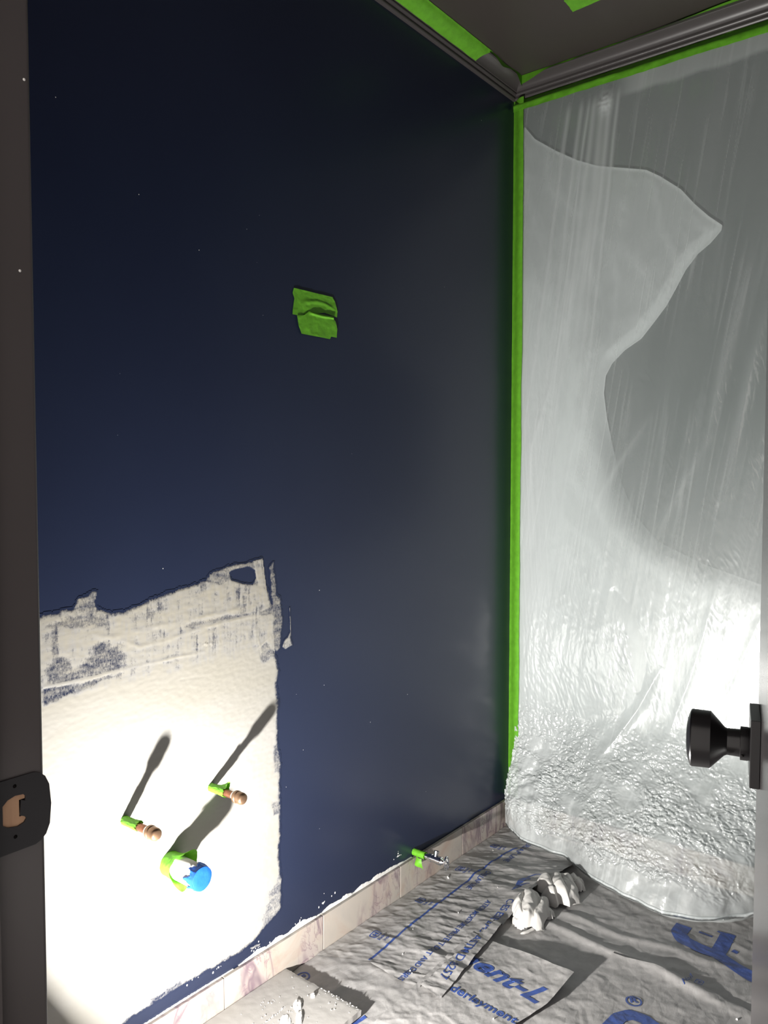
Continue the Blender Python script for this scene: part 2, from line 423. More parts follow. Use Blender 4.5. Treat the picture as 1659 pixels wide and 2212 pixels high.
# strike plate: 2D outline with a latch hole, in (y,z) on the jamb face
def curve_mesh(loops, depth):
    cu = bpy.data.curves.new('c', 'CURVE'); cu.dimensions = '2D'; cu.fill_mode = 'BOTH'; cu.extrude = depth/2
    for L in loops:
        sp = cu.splines.new('POLY'); sp.points.add(len(L)-1); sp.use_cyclic_u = True
        for q, (a, b) in zip(sp.points, L): q.co = (a, b, 0, 1)
    ob = bpy.data.objects.new('tmp', cu); COL.objects.link(ob)
    dg = bpy.context.evaluated_depsgraph_get(); me = bpy.data.meshes.new_from_object(ob.evaluated_get(dg))
    bpy.data.objects.remove(ob); return me
def rrect(cx, cy, w, h, r, n=5):
    out = []
    for (sx, sy, a0) in ((1, 1, 0), (-1, 1, 90), (-1, -1, 180), (1, -1, 270)):
        for k in range(n+1):
            a = radians(a0+90*k/n); out.append((cx+sx*(w/2-r)+r*cos(a), cy+sy*(h/2-r)+r*sin(a)))
    return out
ZS = .938
o0 = wall_pt(95, 1662, JX0); o1 = wall_pt(95, 1812, JX0)
zt, zb = o0[1]+.001, o1[1]-.001
plate_loop = [(-2.150, zb), (-2.083, zb), (-2.078, zb+.002), (-2.0735, zb+.006), (-2.0700, zb+.014), (-2.0685, (zt+zb)/2), (-2.0700, zt-.014), (-2.0735, zt-.006), (-2.078, zt-.002), (-2.083, zt), (-2.150, zt)]
hc = [wall_pt(*q, JX0) for q in [(3, 1742), (14, 1728), (30, 1718), (48, 1714), (53, 1718), (52, 1728), (43, 1727), (41, 1760), (52, 1762), (55, 1766), (50, 1775), (36, 1784), (16, 1787), (4, 1784)]]
me = curve_mesh([plate_loop, [tuple(h) for h in hc]], .0016)
for v in me.vertices:
    y, z, x = v.co.x, v.co.y, v.co.z
    lip = max(0, y+2.078)/.010
    v.co = (JX0+.0011+x-.0*lip, y, z)
sp = link('strike_plate', me, jamb, M['plate']); sp['label'] = 'black metal strike plate'
link('latch_mortise', box(JX0+.00002, JX0+.0002, -2.118, -2.0845, zb+.012, zt-.012), jamb, M['wood'])['label'] = 'bare wood in the latch hole'
vh = wall_pt(46, 1744, JX0)
link('latch_slot', box(JX0+.0002, JX0+.0005, vh[0]-.002, vh[0]+.003, vh[1]-.007, vh[1]+.007), jamb, M['void'])
for q in ((29, 1697), (31, 1806)):
    c = wall_pt(*q, JX0)
    link('screw_hole', lathe([(0, 0), (.0002, .0016), (.0002, .00001)], (JX0+.0020, c[0], c[1]), (1, 0, 0), 14), sp, M['void'])
for q in ((43, 585), (52, 172)):
    c = wall_pt(*q, JX0)
    link('paint_fleck', lathe([(0, .0012), (.0006, .0010), (.0009, 0)], (JX0, c[0], c[1]), (1, 0, 0), 10), jamb, M['chalk'])

# ---- door leaf, open into the room, with round knob
T_ = radians(15.0)
ddir = np.array([-sin(T_), cos(T_), 0]); dn = np.array([-cos(T_), -sin(T_), 0])
rose = np.array([1.1665, -1.55, .943])
d_out = ddir*.062; d_in = -ddir*.545
def leaf_box(a, b, t0, t1, z0, z1, bev=.0015):
    me = box(a, b, t0, t1, z0, z1, bev, 2)
    for v in me.vertices:
        q = rose*[1, 1, 0]+ddir*v.co.x+dn*v.co.y; v.co = (q[0], q[1], v.co.z)
    return me
door = link('door_1', leaf_box(-.535, .062, -.035, 0, .012, 2.03), None, M['door'])
structure(door, 'charcoal door leaf standing open with black round knob', 'door')
link('rose', leaf_box(-.034, .034, 0, .0095, .943-.034, .943+.034, .0008), door, M['black'])['label'] = 'square black rose plate'
kp = [(.0095, 0), (.0095, .0165), (.012, .0170), (.0195, .0170), (.020, .0140), (.034, .0135), (.037, .0148), (.0515, .0280), (.0525, .0290), (.0735, .0295), (.0750, .0286), (.0785, .0200), (.0800, .0100), (.0805, 0)]
kp = [(.0095+(a-.0095)*.86, b) for a, b in kp]
me = auto_smooth(lathe(kp, rose, dn, 48), 28)
knob = link('knob', me, door, M['black']); knob['label'] = 'black flared knob'
pin = rose+dn*.016+np.array([sin(T_)*.0, 0, 0])-ddir*.0171*cos(.5)-np.array([0, 0, .0171*sin(.5)])
link('set_screw', lathe([(0, .0016), (.0004, .0016), (.0004, 0)], pin, pin-(rose+dn*.016), 10), knob, M['void'])

# ================================================================== WALL PATCH (joint compound)
PATCH = [(-40, 1345), (60, 1338), (92, 1333), (118, 1330), (140, 1322), (168, 1316), (200, 1318), (240, 1328), (268, 1322), (300, 1312), (322, 1300), (360, 1284),
         (392, 1274), (425, 1263), (447, 1256), (472, 1258), (500, 1252), (530, 1262), (560, 1262), (575, 1270), (580, 1290), (584, 1310), (592, 1330), (590, 1395), (588, 1410),
         (595, 1425), (598, 1450), (595, 1480), (598, 1530), (596, 1600), (603, 1650), (601, 1720), (604, 1790), (600, 1850), (606, 1915), (603, 1962), (585, 1986),
         (566, 2006), (548, 2030), (512, 2058), (455, 2090), (400, 2120), (352, 2150), (322, 2172), (290, 2190), (262, 2212), (240, 2226), (150, 2290), (-40, 2420)]
WP = np.array([wall_pt(*q) for q in PATCH])
def wall_px(q): return wall_pt(*q)
GS = .0023
gy = np.arange(-1.95, -1.03, GS); gz = np.arange(.102, 1.05, GS)
GY, GZ = np.meshgrid(gy, gz, indexing='ij')
# pixel-like coordinates on the wall (so the smears can be laid out where they are seen)
PX = np.zeros_like(GY); PY = np.zeros_like(GY)
dx_, dy_, dz_ = -CAM[0], GY-CAM[1], GZ-CAM[2]
dep = dx_*_f[0]+dy_*_f[1]+dz_*_f[2]
PX = W/2+FOC*(dx_*_r[0]+dy_*_r[1]+dz_*_r[2])/dep
PY = H/2-FOC*(dx_*_u[0]+dy_*_u[1]+dz_*_u[2])/dep
wob = fbm(GY*38, GZ*38, 4, 3)*.006+fbm(GY*140, GZ*140, 3, 9)*.0022
sd = inpoly_sd(GY, GZ, WP)+wob
cov = np.clip(.5+sd/.010, -1, 1.6)
def soft(poly, val, feather=.012, noise=.010, seed=1, mode='sub'):
    global cov
    P_ = np.array([wall_pt(*q) for q in poly])
    s = inpoly_sd(GY, GZ, P_)+fbm(GY*30, GZ*30, 3, seed)*noise
    w = sst(-feather, feather, s)
    if mode == 'sub': cov = cov*(1-w)+np.minimum(cov, val)*w
    else: cov = np.maximum(cov, val*w+(cov.min())*(1-w)*1.0) if False else np.maximum(cov, np.where(w > .02, val-(1-w)*1.2, -1))
# extra scraped-out smears beyond the main field
soft([(160, 1312), (166, 1292), (185, 1284), (207, 1279), (206, 1300), (212, 1318), (190, 1326)], .62, .006, .012, 31, 'add')
soft([(448, 1256), (452, 1240), (470, 1226), (500, 1218), (532, 1214), (548, 1208), (565, 1206), (573, 1262), (580, 1300), (560, 1300), (520, 1270), (470, 1262)], .60, .006, .010, 32, 'add')
soft([(546, 1212), (564, 1207), (574, 1280), (560, 1282)], 1.0, .004, .003, 33, 'add')
soft([(580, 1226), (590, 1214), (594, 1262), (606, 1300), (612, 1322), (607, 1362), (606, 1400), (597, 1408), (586, 1400), (588, 1320)], .50, .006, .010, 34, 'add')
soft([(615, 1380), (626, 1368), (631, 1394), (616, 1401), (610, 1398)], .80, .004, .006, 35, 'add')
soft([(624.5, 1312), (626, 1312), (628.5, 1372), (626.5, 1372)], .75, .0015, .001, 36, 'add')
# islands of bare navy
soft([(496, 1238), (512, 1228), (535, 1226), (549, 1232), (552, 1250), (545, 1262), (520, 1258), (500, 1252)], -.8, .004, .003, 41)
soft([(92, 1345), (150, 1328), (205, 1322), (235, 1336), (232, 1356), (180, 1358), (130, 1362), (92, 1362)], .52, .010, .016, 42)
soft([(262, 1332), (310, 1318), (345, 1312), (330, 1338), (290, 1345)], .62, .010, .012, 46)
soft([(92, 1432), (120, 1405), (170, 1432), (210, 1376), (262, 1384), (272, 1420), (262, 1452), (200, 1470), (92, 1486)], .46, .016, .016, 43)
soft([(92, 1484), (180, 1468), (256, 1452), (262, 1462), (200, 1482), (152, 1505), (110, 1518), (92, 1524)], .42, .008, .014, 44)
soft([(372, 1356), (420, 1338), (480, 1328), (540, 1318), (552, 1328), (500, 1342), (440, 1350), (390, 1366)], .56, .010, .012, 45)
soft([(330, 1300), (390, 1280), (450, 1262), (446, 1290), (380, 1300)], .80, .010, .010, 47)
soft([(556, 1396), (575, 1386), (592, 1395), (592, 1418), (570, 1432), (560, 1420)], .60, .008, .010, 48)
soft([(556, 1318), (588, 1308), (590, 1330), (560, 1336)], .55, .006, .008, 49)
soft([(590, 1610), (606, 1600), (608, 1660), (592, 1668)], .50, .010, .012, 50)
soft([(586, 1730), (606, 1725), (610, 1760), (590, 1762)], .52, .008, .012, 51)
soft([(580, 1920), (612, 1880), (615, 1970), (580, 2000), (560, 2012)], .60, .014, .016, 52)
soft([(320, 2160), (370, 2122), (392, 2118), (380, 2140), (330, 2178)], .45, .008, .012, 53)
# chips of compound below the patch
soft([(540, 2048), (552, 2038), (566, 2034), (560, 2044), (545, 2052)], .8, .003, .006, 54, 'add')
# thin, dragged skim in the upper band: vertical drag marks let the navy show through
band = sst(1500, 1440, PY+(PX-300)*.22)*sst(-40, 60, PX+60)
drag = fbm(GY*42, GZ*7, 3, 61)*.9+fbm(GY*160, GZ*30, 2, 62)*.5
cov = np.where(cov > .2, np.minimum(cov, cov*(1-band)+band*np.clip(.92+drag*.75, .30, 1.5)), cov)
# knife ridges (relief)
rel = .0009*np.clip(cov, 0, 1)+.0004*fbm(GY*60, GZ*110, 3, 5)
def ridge_line(pts, h, w, both=0.0):
    global rel, cov
    P_ = polyline([wall_pt(*q) for q in pts], 60)
    d = np.full(GY.shape, 1e9)
    for a, b in zip(P_[:-1], P_[1:]):
        e = b-a; t = np.clip(((GY-a[0])*e[0]+(GZ-a[1])*e[1])/(e@e), 0, 1)
        d = np.minimum(d, np.hypot(GY-a[0]-t*e[0], GZ-a[1]-t*e[1]))
    d = d+.0012*fbm(GY*50, GZ*50, 2, 77)
    k = np.exp(-(d/w)**2)*(.45+.55*np.clip(.5+1.6*fbm(GY*14, GZ*14, 2, 78), 0, 1)); rel = rel+h*.42*k; cov = np.maximum(cov, np.where(k > .25, .5+.9*k, -1))
ridge_line([(205, 1371), (225, 1376), (242, 1377), (300, 1362), (400, 1340), (470, 1325), (512, 1317)], .0016, .0055)
ridge_line([(262, 1384), (300, 1398), (360, 1382), (430, 1358), (500, 1340), (548, 1330)], .0014, .004)
ridge_line([(94, 1484), (130, 1478), (200, 1464), (245, 1450), (300, 1438), (380, 1420), (440, 1408)], .0016, .0035)
ridge_line([(540, 1322), (545, 1310), (550, 1312), (552, 1390)], .0012, .003)
ridge_line([(556, 1400), (572, 1385), (584, 1374)], .0012, .0028)
ridge_line([(556, 1378), (564, 1408)], .0010, .0028)
ridge_line([(587, 1342), (592, 1410)], .0010, .002)
ridge_line([(566, 1208), (575, 1284)], .0010, .002)
ridge_line([(390, 1468), (455, 1460)], -.0009, .0018)
crumb = np.exp(-(((PX-450)/22)**2+((PY-1391-(450-PX)*.12)/5)**2)); rel += .0024*crumb*np.clip(fbm(GY*220, GZ*220, 2, 8), 0, 1)*2
P = np.stack([.0006+np.clip(rel, 0, .004), GY, GZ], -1)
cm = np.maximum.reduce([cov[:-1, :-1], cov[1:, :-1], cov[1:, 1:], cov[:-1, 1:]])
me = gridmesh(P, keep=cm > -.12, attrs={'cov': cov})
tag(link('plaster_patch', me, None, M['plaster']), 'large skim of white joint compound smeared over the navy wall around the pipes', 'wall patch')

# ragged line of compound along the tile top, and chips next to it
def smear_strip(y0, y1, name, label, h0, h1, seed):
    n = int((y1-y0)/.0022); ys = np.linspace(y0, y1, n)
    env = sst(0, .05, (ys-y0))*sst(0, .10, (y1-ys))
    hh = h0+(h1-h0)*np.clip(fbm(ys*16, ys*0+seed, 4, seed)*1.2+.45, 0, 1)+.0022*fbm(ys*160, ys*0, 2, seed+2)
    hh = np.maximum(hh*env, .0004)
    rows = []
    for f_, xo in ((0, .0045), (.12, .0040), (.3, .0018), (.75, .0013), (1.0, .0003)):
        rows.append(np.stack([xo+.0006*pn(ys*120, ys*0+f_*9, seed), ys, BH-.001+hh*f_], -1))
    tag(link(name, gridmesh(np.stack(rows, 1)), None, M['chalk']), label, 'smear')
smear_strip(-1.235, -.57, 'plaster_smear', 'ragged white compound line on top of the marble skirting', .001, .013, 5)
smear_strip(-1.62, -1.25, 'plaster_smear', 'thin grey white bead where the skirting meets navy wall under the patch', .0005, .003, 15)

def flecks(pts, name, label, rad, plane_x=.0, mat='chalk', grp=None):
    bm = bmesh.new()
    for (y, z, r) in pts:
        n = 8; c = bm.verts.new((plane_x+.0002+r*.5, y, z)); ring = []
        for k in range(n):
            a = 2*pi*k/n; rr = r*(.7+.5*random.random()); ring.append(bm.verts.new((plane_x+.0002, y+rr*cos(a), z+rr*1.2*sin(a))))
        for k in range(n): bm.faces.new((c, ring[k], ring[(k+1) % n]))
    me = bpy.data.meshes.new('m'); bm.to_mesh(me); bm.free()
    o = link(name, me, None, M[mat]); tag(o, label, 'flecks', kind='stuff'); return o
fp = []
for q in [(560, 465), (555, 567), (568, 681), (259, 807), (254, 940), (533, 495), (430, 540), (120, 210), (700, 1480), (640, 1500), (655, 1620), (690, 1790), (1033, 1505), (1031, 1610), (920, 1710), (690, 1275), (800, 1560), (1040, 260), (300, 420), (760, 980), (960, 620), (618, 1700), (880, 1500), (352, 1228), (700, 1930)]:
    y, z = wall_pt(*q); fp.append((y, z, random.uniform(.0004, .0011)))
for q, n_, s_ in (((706, 1945), 7, .016), ((556, 2046), 12, .02), ((640, 1998), 6, .02), ((860, 1850), 9, .012), ((330, 1315), 8, .02), ((420, 2108), 6, .02), ((470, 2090), 5, .015)):
    y0, z0 = wall_pt(*q)
    for k in range(n_): fp.append((y0+random.gauss(0, s_), max(BH+.006, z0+random.gauss(0, s_*.35)), random.uniform(.0008, .0026)))
flecks(fp, 'compound_flecks', 'tiny white flecks spattered over the navy wall', .001)

# ================================================================== PIPES
def tape_wrap(base, r, length, flare, seed, tail=None, n=72, m=18, frac=1.0):
    """paper tape wound on a pipe that leaves the wall along +x; ragged, flared outer edge"""
    th = np.linspace(0, 2*pi, n, endpoint=False); P = np.zeros((n, m, 3))
    for j in range(m):
        t = j/(m-1)
        edge = length*(1+.10*pn(th*2.1, th*0+seed, seed)+.05*pn(th*5, th*0+seed, seed+3))
        fl = flare(th)*t**3 if callable(flare) else flare*t**3
        rr = r+.0006+fl+.0007*pn(th*3+t*4, th*0+t*6, seed+8)
        P[:, j] = np.stack([base[0]+.001+edge*t*(frac if not callable(frac) else frac(th)), base[1]+rr*np.cos(th), base[2]+rr*np.sin(th)], -1)
    return gridmesh(P, closed_u=True)
def stub(px, ln, label, seed, flare):
    y, z = wall_pt(*px); b = np.array([0, y, z])
    e = empty('supply_stub', tuple(b)); tag(e, label, 'pipe', 'capped copper supply pipes')
    child('pipe', lathe([(-.02, .0079), (ln-.018, .0079)], b, (1, 0, 0), 28), e, M['copper'])
    child('collar', auto_smooth(lathe([(ln-.032, .0080), (ln-.032, .0093), (ln-.027, .0095), (ln-.026, .0080)], b, (1, 0, 0), 28), 40), e, M['steel'])
    cap = [(ln-.027, .0082), (ln-.0265, .0118), (ln-.024, .0132), (ln-.0185, .0132), (ln-.017, .0120), (ln-.0155, .0125), (ln-.0055, .0125), (ln-.001, .0112), (ln+.0015, .0078), (ln+.0022, 0)]
    c = child('cap', auto_smooth(lathe(cap, b, (1, 0, 0), 32), 38), e, M['brass']); c['label'] = 'dull brass end cap'
    w = child('tape_wrap', tape_wrap(b, .0085, .050, flare, seed), e, M['tape']); w['label'] = 'green masking tape wound round the pipe'
    return e
stub((268, 1771), .108, 'copper pipe stub standing furthest from the skirting valve, straight green tape at its foot', 3, lambda th: .0035*np.exp(-((np.angle(np.exp(1j*(th-1.2))))/.7)**2))
stub((455, 1700), .107, 'copper pipe stub on the valve side of the drain, green tape with an upturned corner', 11, lambda th: .0135*np.exp(-((np.angle(np.exp(1j*(th-1.1))))/.32)**2)+.001)
# drain
y, z = wall_pt(366, 1864); b = np.array([0, y, z])
e = empty('drain_stub', tuple(b)); tag(e, 'white plastic drain pipe with blue taped end and green tape collar', 'pipe')
child('pipe', lathe([(-.02, .0235), (.104, .0235), (.104, .0205), (.09, .0205)], b, (1, 0, 0), 48), e, M['pvc'])
def dflare(th):
    a = np.angle(np.exp(1j*(th-.75))); c = np.angle(np.exp(1j*(th+1.9)))
    return .004+.015*np.exp(-(a/.45)**2)+.010*np.exp(-(c/.5)**2)
w = child('tape_wrap', tape_wrap(b, .0245, .050, dflare, 21, frac=lambda th: .85+.35*np.exp(-(np.angle(np.exp(1j*(th+1.9)))/.6)**2)+.1*np.cos(th)), e, M['tape']); w['label'] = 'green masking tape collar'
me = auto_smooth(lathe([(.1045, .0242), (.1068, .0240), (.1074, .0228), (.1076, .012), (.1073, 0)], b, (1, 0, 0), 48, wob=lambda th, t: .012*np.sin(3*th)+.006*np.sin(7*th)), 40)
child('end_cover', me, e, M['bluetape'])['label'] = 'blue tape disc closing the pipe'
def skirt():
    n, m = 96, 8; th = np.linspace(0, 2*pi, n, endpoint=False); P = np.zeros((n, m, 3))
    ln = .012+.014*np.clip(pn(th*2.4, th*0+2, 4)+.3, 0, 1)+.004*np.sign(np.sin(th*7))
    for j in range(m):
        t = j/(m-1); rr = .0243+.0014*t*np.abs(pn(th*5, th*0+t*2, 6))*2+.002*t*(np.sin(th*9) > .6)
        P[:, j] = np.stack([b[0]+.1055-ln*t, b[1]+rr*np.cos(th), b[2]+rr*np.sin(th)], -1)
    return gridmesh(P, closed_u=True)
child('tape_skirt', skirt(), e, M['bluetape'])['label'] = 'blue tape folded back over the pipe'

# toilet shut-off valve
y, z = wall_pt(893, 1846); z = max(z, BH+.0105); b = np.array([0, y, z])
e = empty('shutoff_valve', tuple(b)); tag(e, 'small chrome shut-off valve with oval handle above the marble skirting', 'valve')
child('stem', lathe([(-.02, .0079), (.060, .0079)], b, (1, 0, 0), 24), e, M['chrome'])
child('tape_wrap', tape_wrap(b, .0090, .043, lambda th: .001, 31), e, M['tape'])['label'] = 'green tape round the stem'
# hanging tape tail
n, m = 14, 16; u = np.linspace(0, 1, n)[:, None]; v = np.linspace(0, 1, m)[None]
tx = b[0]+.006+.030*u+.010*v*u; tz = b[2]-.008-.034*v*(.35+.65*u)-.004*np.sin(u*5)*v
ty = b[1]-.0085-.006*np.sin(v*3)*u-.004*v+.003*np.sin(u*6+v*3)
tx = np.maximum(tx, .0155)
child('tape_tail', gridmesh(np.stack([tx, ty, tz], -1)), e, M['tape'])['label'] = 'loose end of green tape'
body = [(.056, .0085), (.056, .0105), (.062, .0112), (.066, .0112), (.0665, .0098), (.086, .0098), (.0865, .0118), (.098, .0118), (.099, .0095), (.105, .0070), (.110, .0045), (.116, .0042)]
child('body', auto_smooth(lathe(body, b, (1, 0, 0), 28), 30), e, M['chrome'])
o_ = b+np.array([.078, 0, 0])
child('outlet', auto_smooth(lathe([(.006, .0058), (.017, .0058), (.0172, .0075), (.0235, .0075), (.0236, .0055), (.018, .0052)], o_, (0, .35, 1), 24), 30), e, M['chrome'])
me = auto_smooth(lathe([(0, 0), (0, .0145), (.0012, .0160), (.0036, .0160), (.0050, .0145), (.0066, .0060), (.0078, .0045), (.0082, 0)], b+np.array([.114, 0, 0]), (1, 0, 0), 40), 30)
for v_ in me.vertices:
    v_.co.z = b[2]+(v_.co.z-b[2])*1.28; v_.co.y = b[1]+(v_.co.y-b[1])*.80
child('handle', me, e, M['chrome'])['label'] = 'oval chrome handle'

# ================================================================== GREEN TAPE
def strip(name, label, P, cat='tape', grp=None, mat='tape'):
    return tag(link(name, gridmesh(P), None, M[mat]), label, cat, grp)
# upright tape in the corner, on the end wall
n, m = 9, 420; zz = np.linspace(.107, CROWN0-.004, m)[None]; uu = np.linspace(0, 1, n)[:, None]
rg = .0475+.0040*fbm(zz*3.2, zz*0+2, 3, 12)+.0012*fbm(zz*22, zz*0, 2, 5)
xx = .0006+rg*uu
yy = -.003-.0185*sst(0, .8, uu)-.0010*fbm(xx*60, zz*14, 2, 3)
strip('masking_tape', 'long upright green tape in the corner beside the plastic film', np.stack([xx, yy, zz+0*uu], -1))
# level tape under the crown
n, m = 10, 420; xs = np.linspace(.010, XR-.01, m)[None]; uu = np.linspace(0, 1, n)[:, None]
top = CROWN0-.0045+.0*xs; low = 2.419-.003*fbm(xs*3, xs*0+4, 3, 22)-.0015*fbm(xs*24, xs*0, 2, 4)
zz = top+(low-top)*uu
yy = -.004-.0195*sst(0, .6, uu)-.0020*fbm(xs*26, zz*60, 2, 8)
strip('masking_tape', 'long level green tape holding the plastic film below the crown moulding', np.stack([xs+0*uu, yy, zz], -1))
# tape edge hanging at the ceiling joint, end wall side
m = 260; xs = np.linspace(.058, XR-.01, m)[None]; uu = np.linspace(0, 1, 7)[:, None]
hang = .006+.024*np.exp(-((xs-.058)/.06)**2)+.0035*sst(.40, .55, xs)+.002*fbm(xs*8, xs*0, 2, 9)
xs2 = xs+0*uu
yy = -.0585-.004*uu-.003*uu*fbm(xs*10, xs*0+3, 2, 4)-.020*uu*sst(.35, .8, xs)
zz = CEIL-.0015-hang*uu*(1-.55*sst(.35, .8, xs))
strip('masking_tape', 'narrow green tape edge sagging from the ceiling over the film covered wall', np.stack([xs2, yy, zz], -1))
# broad tape wrapped over the crown of the navy wall
m, n = 150, 14; y_end = onp(1035, 125, 0, .035)[1]
ys = np.linspace(-1.6, y_end, m)[None]; uu = np.linspace(0, 1, n)[:, None]
cut = .016*uu*0+.030*sst(.0, 1, uu)
arcx = .0225+.0400*uu; arcz = CROWN0+.0165+.0295*np.sin(uu*1.25)/np.sin(1.25)-.0015
arcz = CROWN0+.0150+.030*(uu**.8)
bulge = .006*np.sin(uu*pi)
X_ = arcx+bulge*.6+.0010*fbm(ys*20, uu*3, 2, 3); Z_ = arcz-bulge+.0010*fbm(ys*18, uu*3+5, 2, 6)
Y_ = ys+(uu*.035-.012*np.sin(uu*pi))*sst(-.4+y_end, y_end, ys)
strip('masking_tape', 'broad bright green tape over the crown moulding of the navy wall', np.stack([X_, Y_, np.minimum(Z_, CEIL-.002)], -1))
# its twisted remainder running into the corner
m, n = 60, 7; t = np.linspace(0, 1, m)[None]; uu = np.linspace(0, 1, n)[:, None]
ys = (y_end+.02)*(1-t)+(-.061)*t
wid = .005+.013*np.exp(-((t-.35)/.20)**2)+.030*sst(.74, 1, t)
X_ = .060+.003*np.sin(t*9)+.002*uu; Z_ = CEIL-.003-wid*uu
strip('masking_tape', 'twisted thin green tape end running into the ceiling corner of the navy wall', np.stack([X_, ys+0*uu, Z_], -1))
# torn piece on the ceiling
q0 = [onp(*q, 2, CEIL-.0012) for q in [(1237, 26), (1218, 2), (1250, -60), (1330, -60), (1299, -1)]]
L_ = [q0[0][:2], (q0[0][:2]+q0[1][:2])/2+np.array([.002, -.002]), q0[1][:2], q0[2][:2]]
R_ = [q0[4][:2], q0[3][:2]]
S, u_, v_ = coons(L_, R_, [q0[0][:2], q0[4][:2]], [q0[2][:2], q0[3][:2]], 16, 22)
S = S+np.stack([.0012*pn(S[..., 0]*300, S[..., 1]*300, 2), .0012*pn(S[..., 0]*300+9, S[..., 1]*300, 5)], -1)*((u_ < .05) | (v_ < .05))[..., None]
strip('masking_tape', 'torn green tape scrap stuck to the dark ceiling', np.concatenate([S, (CEIL-.0012-.0006*np.abs(pn(S[..., 0]*90, S[..., 1]*90, 6)))[..., None]], -1))
# two overlapping pieces on the navy wall
def wall_tape(left, right, bottom, top, lift, label, seed, bend):
    w_ = lambda L: [wall_pt(*q) for q in L]
    S, u_, v_ = coons(w_(left), w_(right), w_(bottom), w_(top), 44, 34)
    x_ = .0012+lift+  .0014*np.clip(fbm(S[..., 0]*34+seed, S[..., 1]*46, 3, seed)+.15, 0, 1)+bend(u_, v_)
    strip('masking_tape', label, np.stack([x_, S[..., 0], S[..., 1]], -1))
wall_tape([(630, 679), (634, 650), (635, 645), (631, 633), (633.5, 622)], [(727, 686), (728, 674), (722, 652), (718, 645), (717, 642)], [(630, 679), (646, 682), (662, 678), (700, 676), (727, 686)], [(633.5, 622), (675, 632), (717, 642)], .0004,
          'upper of two crumpled green tape pieces forming a square on navy wall', 3,
          lambda u, v: .0014*np.exp(-((v-.55+.9*(u-.45)**2)/.10)**2)*sst(.1, .3, u)*sst(1, .8, u))
wall_tape([(649, 721), (646, 712), (643, 705), (641, 692), (639, 682)], [(725, 730), (726, 710), (722, 694), (717, 689), (717, 684)], [(649, 721), (680, 727), (711, 733), (713, 727.5), (725, 730)], [(639, 682), (655, 681), (666, 672), (690, 679), (717, 684)], .0022,
          'lower of two crumpled green tape pieces forming a square on navy wall', 8,
          lambda u, v: .0030*np.exp(-((v-.93)/.06)**2)*sst(.3, .45, u))

# ================================================================== PLASTIC FILM ON THE END WALL
# outer film: hangs from the tape, bags out at the bottom and lies on the floor
hem_px = [(1098, 1795), (1125, 1828), (1165, 1846), (1222, 1866), (1262, 1905), (1330, 1945), (1430, 1992), (1520, 2008), (1600, 2000), (1650, 1985), (1720, 1960)]
hem = np.array([floor_pt(*q) for q in hem_px]); hem = hem[np.argsort(hem[:, 0])]
xs = np.concatenate([np.linspace(.036, .98, 430), np.linspace(.99, 1.50, 60)]); nx, nv = len(xs), 900
hy = np.interp(xs, hem[:, 0], hem[:, 1]); hy[xs > hem[-1, 0]] = hem[-1, 1]+(xs[xs > hem[-1, 0]]-hem[-1, 0])*.15
hy = np.minimum(hy, -.045); hy = np.convolve(np.pad(hy, 6, 'edge'), np.ones(13)/13, 'valid')
hy = hy+.006*pn(xs*22, xs*0, 4)
z0 = .50-.16*np.exp(-((xs-.1)/.2)**2)
P = np.zeros((nx, nv, 3)); vv = np.linspace(0, 1, nv); v1 = .68
YB = -.0165
for i, x in enumerate(xs):
    a = vv < v1; t = vv[a]/v1
    P[i, a] = np.stack([np.full(t.shape, x), np.full(t.shape, YB), 2.440-(2.440-z0[i])*t], -1)
    s = (vv[~a]-v1)/(1-v1)
    # straight down, round belly, tucked hem
    p0 = np.array([YB, z0[i]]); p1 = np.array([YB-.01, z0[i]*.55]); p2 = np.array([hy[i]*.86, z0[i]*.36+.01]); p3 = np.array([hy[i], .030])
    m_ = s <= .90; bb_ = (s[m_]/.90)[:, None]
    C_ = (1-bb_)**3*p0+3*(1-bb_)**2*bb_*p1+3*(1-bb_)*bb_**2*p2+bb_**3*p3
    q = (s[~m_]-.90)/.10
    tuck = np.stack([hy[i]+.030*q**1.3, .030*np.cos(np.minimum(q, 1)*pi/2)+.012], -1)
    yz = np.concatenate([C_, tuck]); P[i, ~a] = np.stack([np.full(len(yz), x), yz[:, 0], yz[:, 1]], -1)
Xg, Yg, Zg = P[..., 0].copy(), P[..., 1].copy(), P[..., 2].copy()
Lg = Zg+Yg                                             # runs on along the bag too
low = sst(.50, .26, Zg)
haze = np.full(Xg.shape, .24)
kx, kz = back_pt(1312, 205)
fan = (Xg-kx)/np.maximum(kz-Zg+.35, .2)
edge = sst(.036, .090, Xg)*sst(2.440, 2.36, Zg)
# hanging folds: fan out from a knot near the tape and run down to the left
slant = Xg+.16*(2.4-Zg)
off = edge*(1-low)*(.004*fbm(slant*8, Zg*.9, 3, 6)+.0008*ridge(slant*26, Zg*1.0, 2, 7))
st = np.clip(ridge(slant*36, Zg*1.1, 3, 16)-.55, 0, 1)*2.2
st = st*np.clip(.5+1.6*fbm(slant*9, Zg*3, 2, 18), 0, 1.2)
haze += .12*st*sst(.9, .5, Xg)+.06*st
haze += .07*fbm(slant*7, Zg*1.4, 3, 60)
